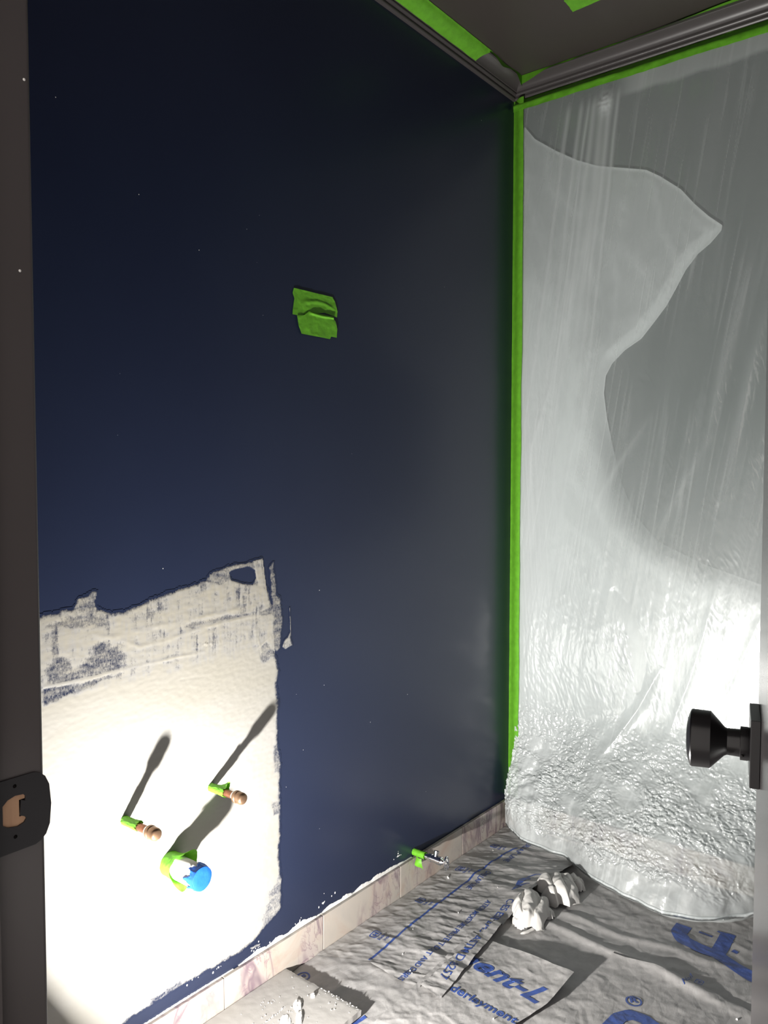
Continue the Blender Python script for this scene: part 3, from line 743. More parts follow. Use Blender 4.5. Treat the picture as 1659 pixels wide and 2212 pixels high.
# pleats below the knot
for q, wd_, am in ((0.0, .014, .0020), (-.030, .010, .0015), (.022, .009, .0015), (-.075, .008, .0008), (-.120, .008, .0008), (.045, .006, .0006), (-.050, .005, .0006)):
    lx = kx+q+(-.115+q*.2)*(kz-Zg)+.004*pn(Zg*5, Zg*0+q*90, 3)
    g = np.exp(-((Xg-lx)/wd_)**2)*sst(0, .06, kz+.02-Zg)*sst(1.25, .4, kz-Zg)
    off = off+am*g*edge; haze += .30*g
knot = np.exp(-(((Xg-kx)/.020)**2+((Zg-kz+.028)/.032)**2)); off += .005*knot*edge*(1+.5*pn(Xg*90, Zg*90, 3)); haze += .45*knot*(1+.4*pn(Xg*110, Zg*90, 5))
# long creases at mid height
def crease(pts, w_, am, dn_):
    global off, haze
    L = polyline([back_pt(*q, -.018) for q in pts], 40); sel = (np.abs(Xg-L[:, 0].mean()) < .30) & (Zg > L[:, 1].min()-.1) & (Zg < L[:, 1].max()+.1)
    X_, Z_ = Xg[sel], Zg[sel]; d = np.full(X_.shape, 1e9); tt = np.zeros(X_.shape)
    for k, (a_, b_) in enumerate(zip(L[:-1], L[1:])):
        e_ = b_-a_; t = np.clip(((X_-a_[0])*e_[0]+(Z_-a_[1])*e_[1])/(e_@e_), 0, 1)
        dn = np.hypot(X_-a_[0]-t*e_[0], Z_-a_[1]-t*e_[1]); tt = np.where(dn < d, (k+t)/39, tt); d = np.minimum(d, dn)
    fade = np.sin(np.clip(tt, 0, 1)*pi)**.6
    g = np.exp(-np.abs(d/w_)**1.3)*fade
    off[sel] += am*g; haze[sel] += dn_*g
crease([(1322, 1270), (1352, 1325), (1374, 1380), (1383, 1440), (1378, 1500)], .010, -.010, .0)
crease([(1550, 1250), (1520, 1370), (1490, 1470), (1460, 1545), (1425, 1660)], .012, .006, .10)
crease([(1645, 1330), (1600, 1430), (1555, 1520)], .010, .004, .05)
crease([(1430, 1440), (1380, 1530), (1330, 1600), (1290, 1650)], .014, .010, .05)
crease([(1620, 560), (1565, 780), (1525, 970)], .014, .002, .13)
crease([(1659, 640), (1600, 900), (1550, 1150)], .016, .002, .12)
crease([(1290, 760), (1235, 980), (1195, 1180)], .012, .0016, .14)
crease([(1235, 600), (1190, 830), (1150, 960), (1136, 1180)], .010, .0016, .22)
crease([(1410, 890), (1330, 1010), (1265, 1120)], .010, .0015, .12)
crease([(1540, 930), (1450, 1090), (1400, 1200)], .012, .0015, .10)
# plies at the left border where the film is gathered
gath = sst(.28, .05, Xg)*sst(2.0, 1.2, Zg)
ply = ridge(Xg*40+2.2*Zg, Zg*.6, 2, 15)
off += gath*(1-low)*edge*.0013*(ply-.3); haze += gath*(.22+.16*np.clip(ply, 0, 1))
# band of doubled film under the level tape, right of the knot
zb_ = 2.405-.03*sst(kx+.02, .8, Xg)*0-.012*fbm(Xg*7, Xg*0, 2, 2)-.10*(Xg-.55)*0
haze += .26*sst(kx+.02, kx+.10, Xg)*sst(zb_-.045, zb_-.025, Zg)
# fine crinkles everywhere below the top, coarse ones in the bag
mid = sst(2.1, 1.4, Zg)*(1-low)
off += mid*edge*.0011*(ridge(Xg*62+Zg*26+.5*fbm(Xg*8, Zg*8, 2, 84), Zg*15-Xg*9, 2, 80)-.3)*np.clip(.55+fbm(Xg*6, Zg*6, 2, 81)*1.7, 0, 1.3)
smooth_hot = 1-.85*np.exp(-(((Xg-.80)/.22)**2+((Zg-.78)/.26)**2)); off *= .4+.6*smooth_hot
wx = Xg+.012*fbm(Xg*22, Lg*22, 2, 90); wz = Lg+.012*fbm(Xg*22+5, Lg*22, 2, 91)
c1 = ridge(wx*24+wz*9, wz*22-wx*8, 2, 41); c2 = ridge(wx*62-wz*22, wz*58+wx*24, 2, 43)
calm = np.clip(.70+fbm(Xg*7+Lg*3, Lg*9, 2, 56)*1.7, 0.05, 1.2)
hemband = sst(.115, .05, Zg); puff = np.exp(-(((Xg-.10)/.08)**2+((Zg-.14)/.11)**2))
c3 = ridge(wx*130+wz*30, wz*105-wx*25, 2, 46)
fac = .0066*worley(wx*46+wz*8, wz*42-wx*6, 3)+.0048*worley(wx*88, wz*80, 5)
off2 = low*(1-.85*hemband)*fac*calm*1.2+low*.011*fbm((Xg-.6*Lg)*11, (Xg+Lg)*2.2, 2, 48)+low*(.009*fbm(Xg*7, Lg*7, 3, 40)+(1-.8*hemband)*.0018*(c3-.4)*calm+(1-.8*hemband)*(.0048*(c1-.4)*calm+.0042*(c2-.4)*calm))
off2 += .030*puff*(1+.5*fbm(Xg*26, Lg*20, 2, 47))+.020*np.exp(-(((Xg-.175)/.028)**2+((Zg-.19)/.10)**2))
off2 += .008*np.exp(-(((Xg-.42)/.16)**2+((Zg-.285-.10*(Xg-.42))/.045)**2))
hemfree = sst(0, .06, Zg-.035)
Pn = P.copy()
pin = sst(.036, .075, Xg)*sst(2.440, 2.40, Zg)
Pn[..., 1] = np.minimum(Yg-np.maximum(off, -.004)-off2*(.4+.6*hemfree)*.85, -.0150)
Pn[..., 2] = np.maximum(Zg+off2*.55*hemfree, .011+.003*np.abs(pn(Xg*30, Yg*30, 3)))
Pn[..., 0] = np.maximum(Xg+low*.012*fbm(Zg*14, Yg*14+Xg*5, 2, 44)*sst(.03, .12, Xg)-.020*puff*sst(.2, .05, Xg), .020)
haze += .18*low+.10*sst(1.5, .7, Zg)-.10*np.exp(-(((Xg-.68)/.22)**2+((Zg-1.45)/.40)**2))
haze += low*.10*(c1-.4)
crk = .04+.10*mid*np.clip(.5+fbm(Xg*6, Zg*4, 2, 82), 0, 1)*smooth_hot+.30*low*(1-.9*hemband)*np.clip(calm+.2, 0, 1)
me = gridmesh(Pn, attrs={'haze': np.clip(haze, .06, .85), 'crink': crk})
tag(link('plastic_film', me, None, M['film']), 'clear plastic film taped over the end wall, its crinkled hem bagging out on the floor', 'plastic sheet')

# inner film: a loose flap behind, with a rolled edge
edge_px = [(1133, 274), (1155, 300), (1200, 325), (1245, 345), (1290, 358), (1345, 362), (1395, 366), (1425, 380), (1470, 408), (1500, 440), (1530, 466), (1560, 486),
           (1558, 498), (1535, 525), (1508, 548), (1482, 582), (1462, 620), (1440, 660), (1410, 700), (1385, 732), (1350, 756), (1322, 785), (1308, 812), (1304, 850), (1310, 900), (1322, 960),
           (1340, 1040), (1368, 1110), (1420, 1170), (1520, 1220), (1640, 1262), (1760, 1320), (1800, 1500), (1800, 1640), (1800, 1790)]
E_ = np.array([back_pt(*q, -.012) for q in edge_px])
nz, nu = 460, 130
zr = np.linspace(E_[0, 1]-.001, E_[-1, 1], nz)
xr = np.interp(-zr, -E_[:, 1], E_[:, 0])
u = np.linspace(0, 1, nu)[None]; u = 1-(1-u)**1.5
x0 = .040; Xi = x0+(xr[:, None]-x0)*u; Zi = np.broadcast_to(zr[:, None], Xi.shape)
dd = np.full(Xi.shape, 1e9)
for a_, b_ in zip(E_[:-1], E_[1:]):
    e_ = b_-a_; t = np.clip(((Xi-a_[0])*e_[0]+(Zi-a_[1])*e_[1])/(e_@e_), 0, 1)
    dd = np.minimum(dd, np.hypot(Xi-a_[0]-t*e_[0], Zi-a_[1]-t*e_[1]))
roll = np.exp(-(dd/.006)**2)*sst(1.15, 1.35, Zi)
lowedge = sst(1.95, 1.90, Zi)*sst(1.54, 1.62, Zi)
hemw = np.exp(-((dd-.018)/.024)**4)*lowedge
fold2 = ridge(Xi*10+Zi*3, Zi*4-Xi*3, 3, 70)
Yi = -.0075-.0020*roll-.0025*np.clip(fold2, 0, 1)*sst(0, .03, dd)-.0018*hemw
soft_e = sst(0, .10, dd)*sst(1.55, 1.2, Zi)+sst(1.2, 1.55, Zi)          # lower border thins out
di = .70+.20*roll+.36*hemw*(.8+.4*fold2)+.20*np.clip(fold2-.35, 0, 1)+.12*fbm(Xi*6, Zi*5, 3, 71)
di += .30*sst(.42, .08, Xi)*sst(2.0, 1.5, Zi)-.12*np.exp(-(((Xi-.32)/.09)**2+((Zi-1.66)/.14)**2))-.10*sst(1.2, .7, Zi)  # last term: less milky low down, offsetting the stronger lamp light there
ci = .30*np.exp(-(((Xi-.50)/.13)**2+((Zi-1.80)/.12)**2))+.20*hemw+.08
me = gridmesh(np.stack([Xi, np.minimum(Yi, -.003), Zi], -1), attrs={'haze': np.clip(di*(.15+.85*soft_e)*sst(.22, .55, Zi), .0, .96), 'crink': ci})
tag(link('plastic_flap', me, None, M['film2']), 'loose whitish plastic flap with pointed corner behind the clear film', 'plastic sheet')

# ================================================================== PAPER ON THE FLOOR
def h_base(x, y):
    w1 = ridge(x*5.5+y*2.2, y*9-x*3, 3, 101); w2 = fbm(x*3, y*4, 3, 102); w3 = ridge(x*20, y*27+x*9, 2, 103)
    return .0035+.0034*np.clip(w1, 0, 1)**1.5+.0035*(w2+.5)+.0010*np.clip(w3, 0, 1)
def clampwall(h): return np.maximum(h, .0008)
def hC(x, y):
    x = np.asarray(x, float); y = np.asarray(y, float)
    r = .016*np.exp(-((y+.50+.10*(x-.5)+.02*pn(x*5, x*0, 5))/.016)**2)*sst(.32, .42, x)*sst(.95, .75, x)     # long lengthwise folds
    r = r+.010*np.exp(-((y+.42-.08*(x-.5)+.02*pn(x*6, x*0+3, 6))/.014)**2)*sst(.36, .45, x)*sst(.9, .7, x)
    r = r+.012*np.exp(-((x-.145-.2*(y+1.05))/.020)**2)*sst(-1.13, -1.08, y)*sst(-.98, -1.02, y)
    return clampwall(h_base(x, y)*.9)+r*.42
def hF(x, y):
    lift = .0035*sst(.06, 0, -(y-F_edge(x)))
    return np.maximum(hC(x, y)+.0012, .003+.55*h_base(x+.37, y+.9))+lift
F_px = [(1322, 2062), (1345, 2070), (1410, 2088), (1490, 2120), (1560, 2155), (1640, 2195)]
F_w = np.array([floor_pt(*q) for q in F_px])
def F_edge(x): return np.interp(x, F_w[:, 0], F_w[:, 1])
B_TL, B_TR, B_BR = floor_pt(1020, 2018, .012), floor_pt(1240, 2100, .030), floor_pt(1108, 2214, .016)
def hB(x, y):
    x = np.asarray(x, float); y = np.asarray(y, float)
    dtop = (-.655-.10*(.55-x))-y; dr = (.553+.03*sst(-.9, -.65, y)*0)-x
    lift = .005+.011*np.exp(-np.clip(dtop, 0, 9)/.035)*sst(.34, .50, x)+.010*np.exp(-np.clip(dr, 0, 9)/.05)*sst(-.86, -.70, y)
    return np.maximum(hC(x, y), hF(x, y)*(y < F_edge(x)))+.002+.35*h_base(x*1.3+2.2, y*1.3)+lift
def hA(x, y):
    x = np.asarray(x, float); y = np.asarray(y, float)
    dr = A_right(y)-x
    lift = .004+.007*np.exp(-np.clip(dr, 0, 9)/.045)*sst(-.98, -.70, y)+.010*np.exp(-np.clip(dr, 0, 9)/.07)*np.exp(-((y+.36)/.16)**2)
    w = .0075*np.clip(ridge(x*5+y*1.5+4, y*13-x*5, 3, 111), 0, 1)**1.4+.010*np.exp(-((y+.41+.25*(x-.15)+.02*pn(x*9, x*0, 9))/.022)**2)*sst(.02, .10, x)
    w = w+.006*np.exp(-((y+.30-.2*(x-.2))/.02)**2)+.006*np.exp(-((y+.78+.3*(x-.15))/.018)**2)*sst(.06, .16, x)
    under = np.where((x > .30) & (y < -.60), hB(x, y)-.004*sst(.02, .0, A_right(y)-x), 0)
    return np.maximum(hC(x, y), under)+.0018+w*.5*sst(.012, .05, x)+lift*sst(.02, .12, x)
A_rpx = [(950, 2157), (1010, 2088), (1060, 2028), (1097, 1984), (1150, 1926), (1182, 1903), (1238, 1868)]
A_r = np.array([floor_pt(*q, z=.022) for q in A_rpx])
A_r = np.vstack([A_r, [A_r[-1, 0]+.01, -.12]])
def A_right(y): return np.interp(y, A_r[:, 1], A_r[:, 0])
def sheet(name, label, S, hf):
    P = np.concatenate([S, hf(S[..., 0], S[..., 1])[..., None]], -1)
    o = tag(link(name, gridmesh(P), None, M['paper']), label, 'paper sheet'); return o
XW = .0135
xs = np.linspace(XW, XR-.01, 330); ys = np.linspace(-2.05, -.014, 440)
S = np.stack(np.meshgrid(xs, ys, indexing='ij'), -1)
pC = sheet('paper_sheet', 'lowest wrinkled grey paper sheet covering the whole floor', S, hC)
S, _, _ = coons([(F_w[0, 0]-.02, -1.25), F_w[0]], [(1.30, -1.25), (1.30, F_w[-1, 1]-.03)], [(F_w[0, 0]-.02, -1.25), (1.30, -1.25)], list(F_w)+[(1.30, F_w[-1, 1]-.03)], 200, 180)
pF = sheet('paper_sheet', 'grey paper sheet bearing the large ringed R and a pale folded edge', S, hF)
S, _, _ = coons([(B_TL[0]+.02, -1.20), B_TL], [(.49, -1.20), B_BR, (B_TR+B_BR)/2+np.array([.012, -.01]), B_TR], [(B_TL[0]+.02, -1.20), (.49, -1.20)], [B_TL, (B_TL+B_TR)/2+np.array([0, .004]), B_TR], 130, 170)
pB = sheet('paper_sheet', 'small grey paper piece with big slanted blue lettering and lifted corner', S, hB)
Ab = [floor_pt(*q) for q in [(690, 2064), (742, 2072), (797, 2083), (860, 2118), (910, 2140)]]+[A_r[0]]
Ab[0] = np.array([XW, Ab[0][1]])
S, _, _ = coons([Ab[0], (XW, -.02)], A_r, Ab, [(XW, -.02), (A_r[-1, 0], A_r[-1, 1])], 150, 330)
pA = sheet('paper_sheet', 'grey paper strip along the marble skirting with blue overlap line', S, hA)

# ---- printing
def text_mesh(body, shear=0.0, bold=0.0, spacing=1.0):
    cu = bpy.data.curves.new('t', 'FONT'); cu.body = body; cu.size = 1; cu.shear = shear; cu.offset = bold; cu.space_character = spacing; cu.resolution_u = 4
    ob = bpy.data.objects.new('tmp', cu); COL.objects.link(ob)
    dg = bpy.context.evaluated_depsgraph_get(); me = bpy.data.meshes.new_from_object(ob.evaluated_get(dg))
    bpy.data.objects.remove(ob); return me
def drape(me, fn, hf, name, parent, maxlen=.006, lift=.0009, keep=None):
    """fn maps flat (a,b) -> floor (x,y); then laid on the sheet height hf"""
    bm = bmesh.new(); bm.from_mesh(me)
    for v in bm.verts:
        x, y = fn(v.co.x, v.co.y); v.co = (x, y, 0)
    bmesh.ops.remove_doubles(bm, verts=bm.verts, dist=1e-6)
    bmesh.ops.triangulate(bm, faces=bm.faces[:])
    for it in range(7):
        es = [e_ for e_ in bm.edges if e_.calc_length() > maxlen]
        if not es: break
        bmesh.ops.subdivide_edges(bm, edges=es, cuts=1, use_grid_fill=False)
        bmesh.ops.triangulate(bm, faces=bm.faces[:])
    if keep is not None:
        kill = [f for f in bm.faces if not keep(f.calc_center_median().x, f.calc_center_median().y)]
        bmesh.ops.delete(bm, geom=kill, context='FACES')
    bmesh.ops.recalc_face_normals(bm, faces=bm.faces)
    co = np.array([v.co[:] for v in bm.verts])
    z = hf(co[:, 0], co[:, 1])+lift
    for v, zz_ in zip(bm.verts, z): v.co.z = zz_
    out = bpy.data.meshes.new('m'); bm.to_mesh(out); bm.free()
    return link(name, out, parent, M['ink'])
def affine(me, p0, p1, ph):
    """text from p0 (baseline start) to p1 (baseline end); ph = point above p0 at cap height"""
    co = np.array([v.co[:] for v in me.vertices]); x0, x1 = co[:, 0].min(), co[:, 0].max(); hcap = .70
    p0, p1, ph = map(lambda a: np.array(a, float), (p0, p1, ph))
    return lambda a, b: tuple(p0+(p1-p0)*((a-x0)/(x1-x0))+(ph-p0)*(b/hcap))
def print_text(body, p0, p1, ph, hf, parent, name='printed_lettering', label=None, **kw):
    me = text_mesh(body, **kw); o = drape(me, affine(me, p0, p1, ph), hf, name, parent)
    if label: o['label'] = label
    return o
def print_poly(loops, hf, parent, name='printed_mark', keep=None):
    return drape(curve_mesh(loops, 0.0), lambda a, b: (a, b), hf, name, parent, keep=keep)
def stroke(pts, w):
    pts = np.array(pts, float); d = np.gradient(pts, axis=0); n = np.stack([-d[:, 1], d[:, 0]], 1); n /= np.linalg.norm(n, axis=1)[:, None]+1e-9
    ww = (np.array(w) if np.ndim(w) else np.full(len(pts), w))[:, None]/2
    return [tuple(q) for q in np.vstack([pts+n*ww, (pts-n*ww)[::-1]])]
# sheet A: overlap line and the running text (reads towards the door)
line = polyline([floor_pt(*q) for q in [(797, 2079), (860, 2025), (920, 1975), (1005, 1910), (1060, 1868), (1095, 1842), (1118, 1834)]], 60)
o = print_poly([stroke(line, .0062)], hA, pA, 'overlap_stripe'); o['label'] = 'dark blue printed stripe'
def run(body, x, ya, yb, cap, hf, par, **kw):
    # baseline on the side away from +x ; reads along -y, letter tops towards +x... seen from above
    return print_text(body, (x, ya), (x, yb), (x-cap, ya), hf, par, **kw)
def run_t(body, pxa, pxb, cap, hf, par, up=1, **kw):
    a, b_ = floor_pt(*pxa), floor_pt(*pxb); d = (b_-a)/np.linalg.norm(b_-a); n = np.array([-d[1], d[0]])*up
    return print_text(body, a, b_, a+n*cap, hf, par, **kw)
run_t('OVERLAP LINE', (1052, 1886), (1006, 1922), .017, hA, pA, bold=.008)
run_t('OVERLAP LINE', (1155, 1812), (1086, 1862), .017, hA, pA, bold=.008)
run_t('ATION MOISTURE PROTECT DUST AND DEBRIS', (1052, 1950), (858, 2118), .015, hA, pA, bold=.010)
run_t('C-ES ESR 2945', (1098, 1950), (1034, 2018), .020, hA, pA, bold=.008)
run_t('ASTM D 8257', (1026, 2032), (947, 2124), .022, hA, pA, bold=.004)
def logo(px, s, hf, par, txt=None):
    c = floor_pt(*px); ax = np.array([0, -1.0]); ay = np.array([1.0, 0])
    rr = [(c+ax*a+ay*b_) for a, b_ in rrect(0, 0, s, s*.8, s*.16)]; ri = [(c+ax*a+ay*b_) for a, b_ in rrect(0, 0, s*.80, s*.60, s*.10)]
    print_poly([[tuple(q) for q in rr], [tuple(q) for q in ri]], hf, par, 'nail_mark')
    for k in (-.16, .16): print_poly([[tuple(c+ax*a+ay*b_) for a, b_ in rrect(k*s, 0, s*.16, s*.42, s*.05)]], hf, par, 'nail_mark')
    print_poly([[tuple(c+ax*a+ay*b_) for a, b_ in rrect(0, 0, s*.4, s*.10, s*.02)]], hf, par, 'nail_mark')
    if txt:
        p0 = c+ay*s*.55-ax*s*.5
        print_text(txt, p0+ay*s*.32, p0+ay*s*.32+ax*s*1.0, p0, hf, par, 'nail_lettering', bold=.006)
        p1_ = p0+ay*s*.42
        print_text('here', p1_+ay*s*.32, p1_+ay*s*.32+ax*s*.8, p1_, hf, par, 'nail_lettering', bold=.006)
for q in ((811, 2022), (908, 1947), (994, 1881), (1069, 1828)): logo(q, .030, hA, pA, 'Nail')
# broken blue emblem near the lifted edge
cE = floor_pt(1145, 1900, .02)
for pts, w_ in (([(1108, 1922), (1125, 1908), (1142, 1893), (1160, 1890), (1172, 1893)], .004), ([(1113, 1917), (1128, 1902), (1142, 1896), (1146, 1902)], .016), ([(1105, 1926), (1125, 1914), (1138, 1910), (1144, 1912)], .006)):
    L = polyline([floor_pt(*q, z=.02) for q in pts], 14); tp = np.sin(np.linspace(.15, pi-.15, 14))*w_
    print_poly([stroke(L, tp+.001)], hA, pA, 'printed_mark', keep=lambda x, y: x < A_right(y)-.002)
# sheet B lettering
bm_lbl = 'big slanted blue lettering'
run_t('nent-L', (985, 2076), (1160, 2177), .056, hB, pB, up=1, bold=.028, shear=.35, name='printed_lettering')['label'] = bm_lbl
run_t('derlayment', (969, 2144), (1112, 2218), .024, hB, pB, up=1, bold=.022, name='printed_lettering')
# sheet F: ringed R and the top of a huge letter, nail mark
cR = floor_pt(1369, 2161)
ring = lambda r: [tuple(cR+r*np.array([cos(a), sin(a)])) for a in np.linspace(0, 2*pi, 28, endpoint=False)]
print_poly([ring(.0185), ring(.0145)], hF, pF, 'printed_ring')
a_ = floor_pt(1361, 2170); b_ = floor_pt(1378, 2172)
print_text('R', cR+np.array([-.004, -.009]), cR+np.array([.012, .002]), cR+np.array([-.013, .006]), hF, pF, bold=.03)
big = polyline([floor_pt(*q) for q in [(1300, 2260), (1312, 2224), (1338, 2196), (1362, 2189), (1392, 2200), (1420, 2222), (1436, 2262)]], 36)
print_poly([stroke(big, .034)], hF, pF, 'printed_lettering')['label'] = 'rounded top of a huge blue letter'
logo((1510, 2124), .024, hF, pF)
a0, a1 = floor_pt(1478, 2130), floor_pt(1497, 2112)
print_text('Nail', a0, a1, a0+np.array([-.010, .012]), hF, pF, 'nail_lettering', bold=.01)
# lowest sheet: huge broken blue glyph beside the film, ringed mark and stripe near the board
S1 = polyline([floor_pt(*q) for q in [(1478, 1996), (1466, 2012), (1476, 2028), (1510, 2045), (1548, 2058), (1585, 2084), (1625, 2108), (1660, 2128)]], 60)
print_poly([stroke(S1, .040)], hC, pC, 'printed_lettering')['label'] = 'huge blue printed stroke beside the film'
S2 = polyline([floor_pt(*q) for q in [(1550, 2056), (1562, 2036), (1574, 2014)]], 14)
print_poly([stroke(S2, .036)], hC, pC, 'printed_lettering')
S2 = polyline([floor_pt(*q) for q in [(1550, 2008), (1566, 2016), (1584, 2034)]], 10)
print_poly([stroke(S2, np.linspace(.006, .004, 10))], hC, pC, 'printed_mark')
print_poly([stroke(polyline([floor_pt(*q) for q in [(1510, 2009), (1524, 2014), (1539, 2020)]], 10), .008)], hC, pC, 'printed_mark')
print_poly([stroke(polyline([floor_pt(*q) for q in [(1582, 2049), (1594, 2055)]], 6), .012)], hC, pC, 'printed_mark')
cP = floor_pt(655, 2106); ring = lambda r: [tuple(cP+r*np.array([cos(a), sin(a)])) for a in np.linspace(0, 2*pi, 28, endpoint=False)]
print_poly([ring(.0165), ring(.0125)], hC, pC, 'printed_ring')
print_text('P', cP+np.array([-.006, -.006]), cP+np.array([.004, -.006]), cP+np.array([-.006, .008]), hC, pC, bold=.03)
print_poly([stroke(polyline([floor_pt(*q) for q in [(730, 2232), (758, 2212), (790, 2193)]], 20), .010)], hC, pC, 'overlap_stripe')

# ================================================================== DRYWALL OFFCUT WITH CRUMBS
BT = .027; bx0, bx1, by0, by1 = .0145, .252, -1.72, -1.095
n, m = 60, 150
ux = np.linspace(0, 1, n)[:, None]; uy = np.linspace(0, 1, m)[None]
Xb = bx0+(bx1-bx0)*ux+.0*uy; Yb = by0+(by1-by0)*uy+0*ux
rag = .004*fbm(Xb*70, Xb*0, 3, 5)-.018*np.clip(Xb-.10, 0, 1)*.4
Yb = Yb+rag*sst(.9, 1, uy); Xb = Xb+.0015*fbm(Yb*60, Yb*0, 2, 6)*sst(.92, 1, ux)
Zt = BT+.0006*fbm(Xb*60, Yb*60, 3, 8)-.0025*sst(.985, 1, uy)*np.clip(fbm(Xb*90, Yb*10, 2, 9)+.5, 0, 1)
top = np.stack([Xb, Yb, Zt], -1)
zb_ = np.maximum(hC(Xb, Yb).mean(), .008)
bot = np.stack([Xb, Yb-.002*sst(.9, 1, uy), np.full(Xb.shape, .0135)], -1)
V = np.concatenate([top.reshape(-1, 3), bot.reshape(-1, 3)]); N_ = n*m; F = []
idx = np.arange(N_).reshape(n, m)
for i in range(n-1):
    for j in range(m-1):
        F.append([idx[i, j], idx[i+1, j], idx[i+1, j+1], idx[i, j+1]])
def wallf(a):
    for p_, q_ in zip(a[:-1], a[1:]): F.append([q_, p_, p_+N_, q_+N_])
wallf(idx[:, 0][::-1]); wallf(idx[-1, :][::-1]); wallf(idx[:, -1]); wallf(idx[0, :])
F.append([int(idx[0, 0])+N_, int(idx[0, -1])+N_, int(idx[-1, -1])+N_, int(idx[-1, 0])+N_])
me = auto_smooth(mesh(V, [list(map(int, f)) for f in F], True), 40)
tag(link('drywall_offcut', me, None, M['gypsum']), 'dusty white drywall offcut lying against the marble skirting', 'board')
def chunk(name, label, px, sx, sy, sz, rot, seed, z=BT, mat='chalk', grp=None):
    c = floor_pt(*px, z=z); bm = bmesh.new(); bmesh.ops.create_icosphere(bm, subdivisions=3, radius=1)
    for v in bm.verts:
        p_ = v.co.copy(); nz_ = float(pn(np.array([p_.x*2+seed]), np.array([p_.y*2+p_.z*3]), seed)[0]); k_ = 1+.22*nz_+.10*sin(p_.x*7+seed)
        bx_, by_ = p_.x*sx*k_, p_.y*sy*k_; bz_ = max(p_.z, -.2)*sz*k_
        v.co = (c[0]+bx_*cos(rot)-by_*sin(rot), c[1]+bx_*sin(rot)+by_*cos(rot), z-.0003+sz*.2+bz_)
    me = bpy.data.meshes.new('m'); bm.to_mesh(me); bm.free()
    tag(link(name, me, None, M[mat]), label, 'plaster lump', grp)
g = 'ridged compound lumps on the drywall offcut'
chunk('plaster_lump', 'thick ridged white lump on the drywall offcut, nearer the marble skirting corner', (643, 2172), .0095, .021, .0050, .75, 3, grp=g)
chunk('plaster_lump', 'thick ridged white lump on the drywall offcut, in the row with flat scraped compound', (647, 2199), .0090, .023, .0045, .75, 5, grp=g)
chunk('plaster_lump', 'flat scraped white lump on the drywall offcut beside a dotted trail', (616, 2209), .012, .024, .0025, .75, 6, grp=g)
chunk('plaster_crumb', 'single round white crumb casting a shadow on the drywall offcut', (676, 2153), .0050, .0055, .0075, .2, 7)
cr = []
bm = bmesh.new()
def crumb_at(x, y, z, r):
    M_ = mathutils.Matrix.Translation((x, y, z+r*.5)) @ mathutils.Euler((random.random()*3, random.random()*3, 0)).to_matrix().to_4x4() @ mathutils.Matrix.Diagonal((r*random.uniform(.6, 1.3), r*random.uniform(.6, 1.3), r*.7, 1))
    bmesh.ops.create_icosphere(bm, subdivisions=1, radius=1, matrix=M_)
tr = polyline([floor_pt(*q, z=BT) for q in [(616, 2176), (590, 2196), (575, 2208)]], 16)
for q in tr: crumb_at(q[0]+random.gauss(0, .001), q[1]+random.gauss(0, .001), BT, random.uniform(.0008, .002))
for k in range(60): 
    q = (random.uniform(.05, .24), random.uniform(-1.30, -1.11)); crumb_at(*q, BT+.0003, random.uniform(.0005, .0016))
for k in range(46):
    x = random.uniform(.13, .25); crumb_at(x, -1.098+random.gauss(0, .003)-.018*max(x-.10, 0)*.4, BT-.002, random.uniform(.0007, .0019))
me = bpy.data.meshes.new('m'); bm.to_mesh(me); bm.free()
tag(link('plaster_crumbs', me, None, M['chalk']), 'fine white plaster crumbs strewn over the drywall offcut', 'crumbs', kind='stuff')
bm = bmesh.new()
for q, r_, hf in [((968, 1898), .0042, hA), ((990, 1977), .0022, hA), ((870, 2063), .0022, hA), ((886, 2100), .0030, hA), ((890, 2106), .0018, hA), ((1065, 1837), .0018, hA), ((1075, 1925), .0016, hA), ((892, 2012), .0016, hA), ((965, 2160), .002, hC), ((1066, 2208), .0024, hB), ((1592, 2200), .0030, hF)]:
    p_ = floor_pt(*q); crumb_at(p_[0], p_[1], float(hf(p_[0:1], p_[1:2])[0]), r_)
me = bpy.data.meshes.new('m'); bm.to_mesh(me); bm.free()
tag(link('paper_crumbs', me, None, M['chalk']), 'a few white plaster crumbs scattered on the grey paper', 'crumbs', kind='stuff')

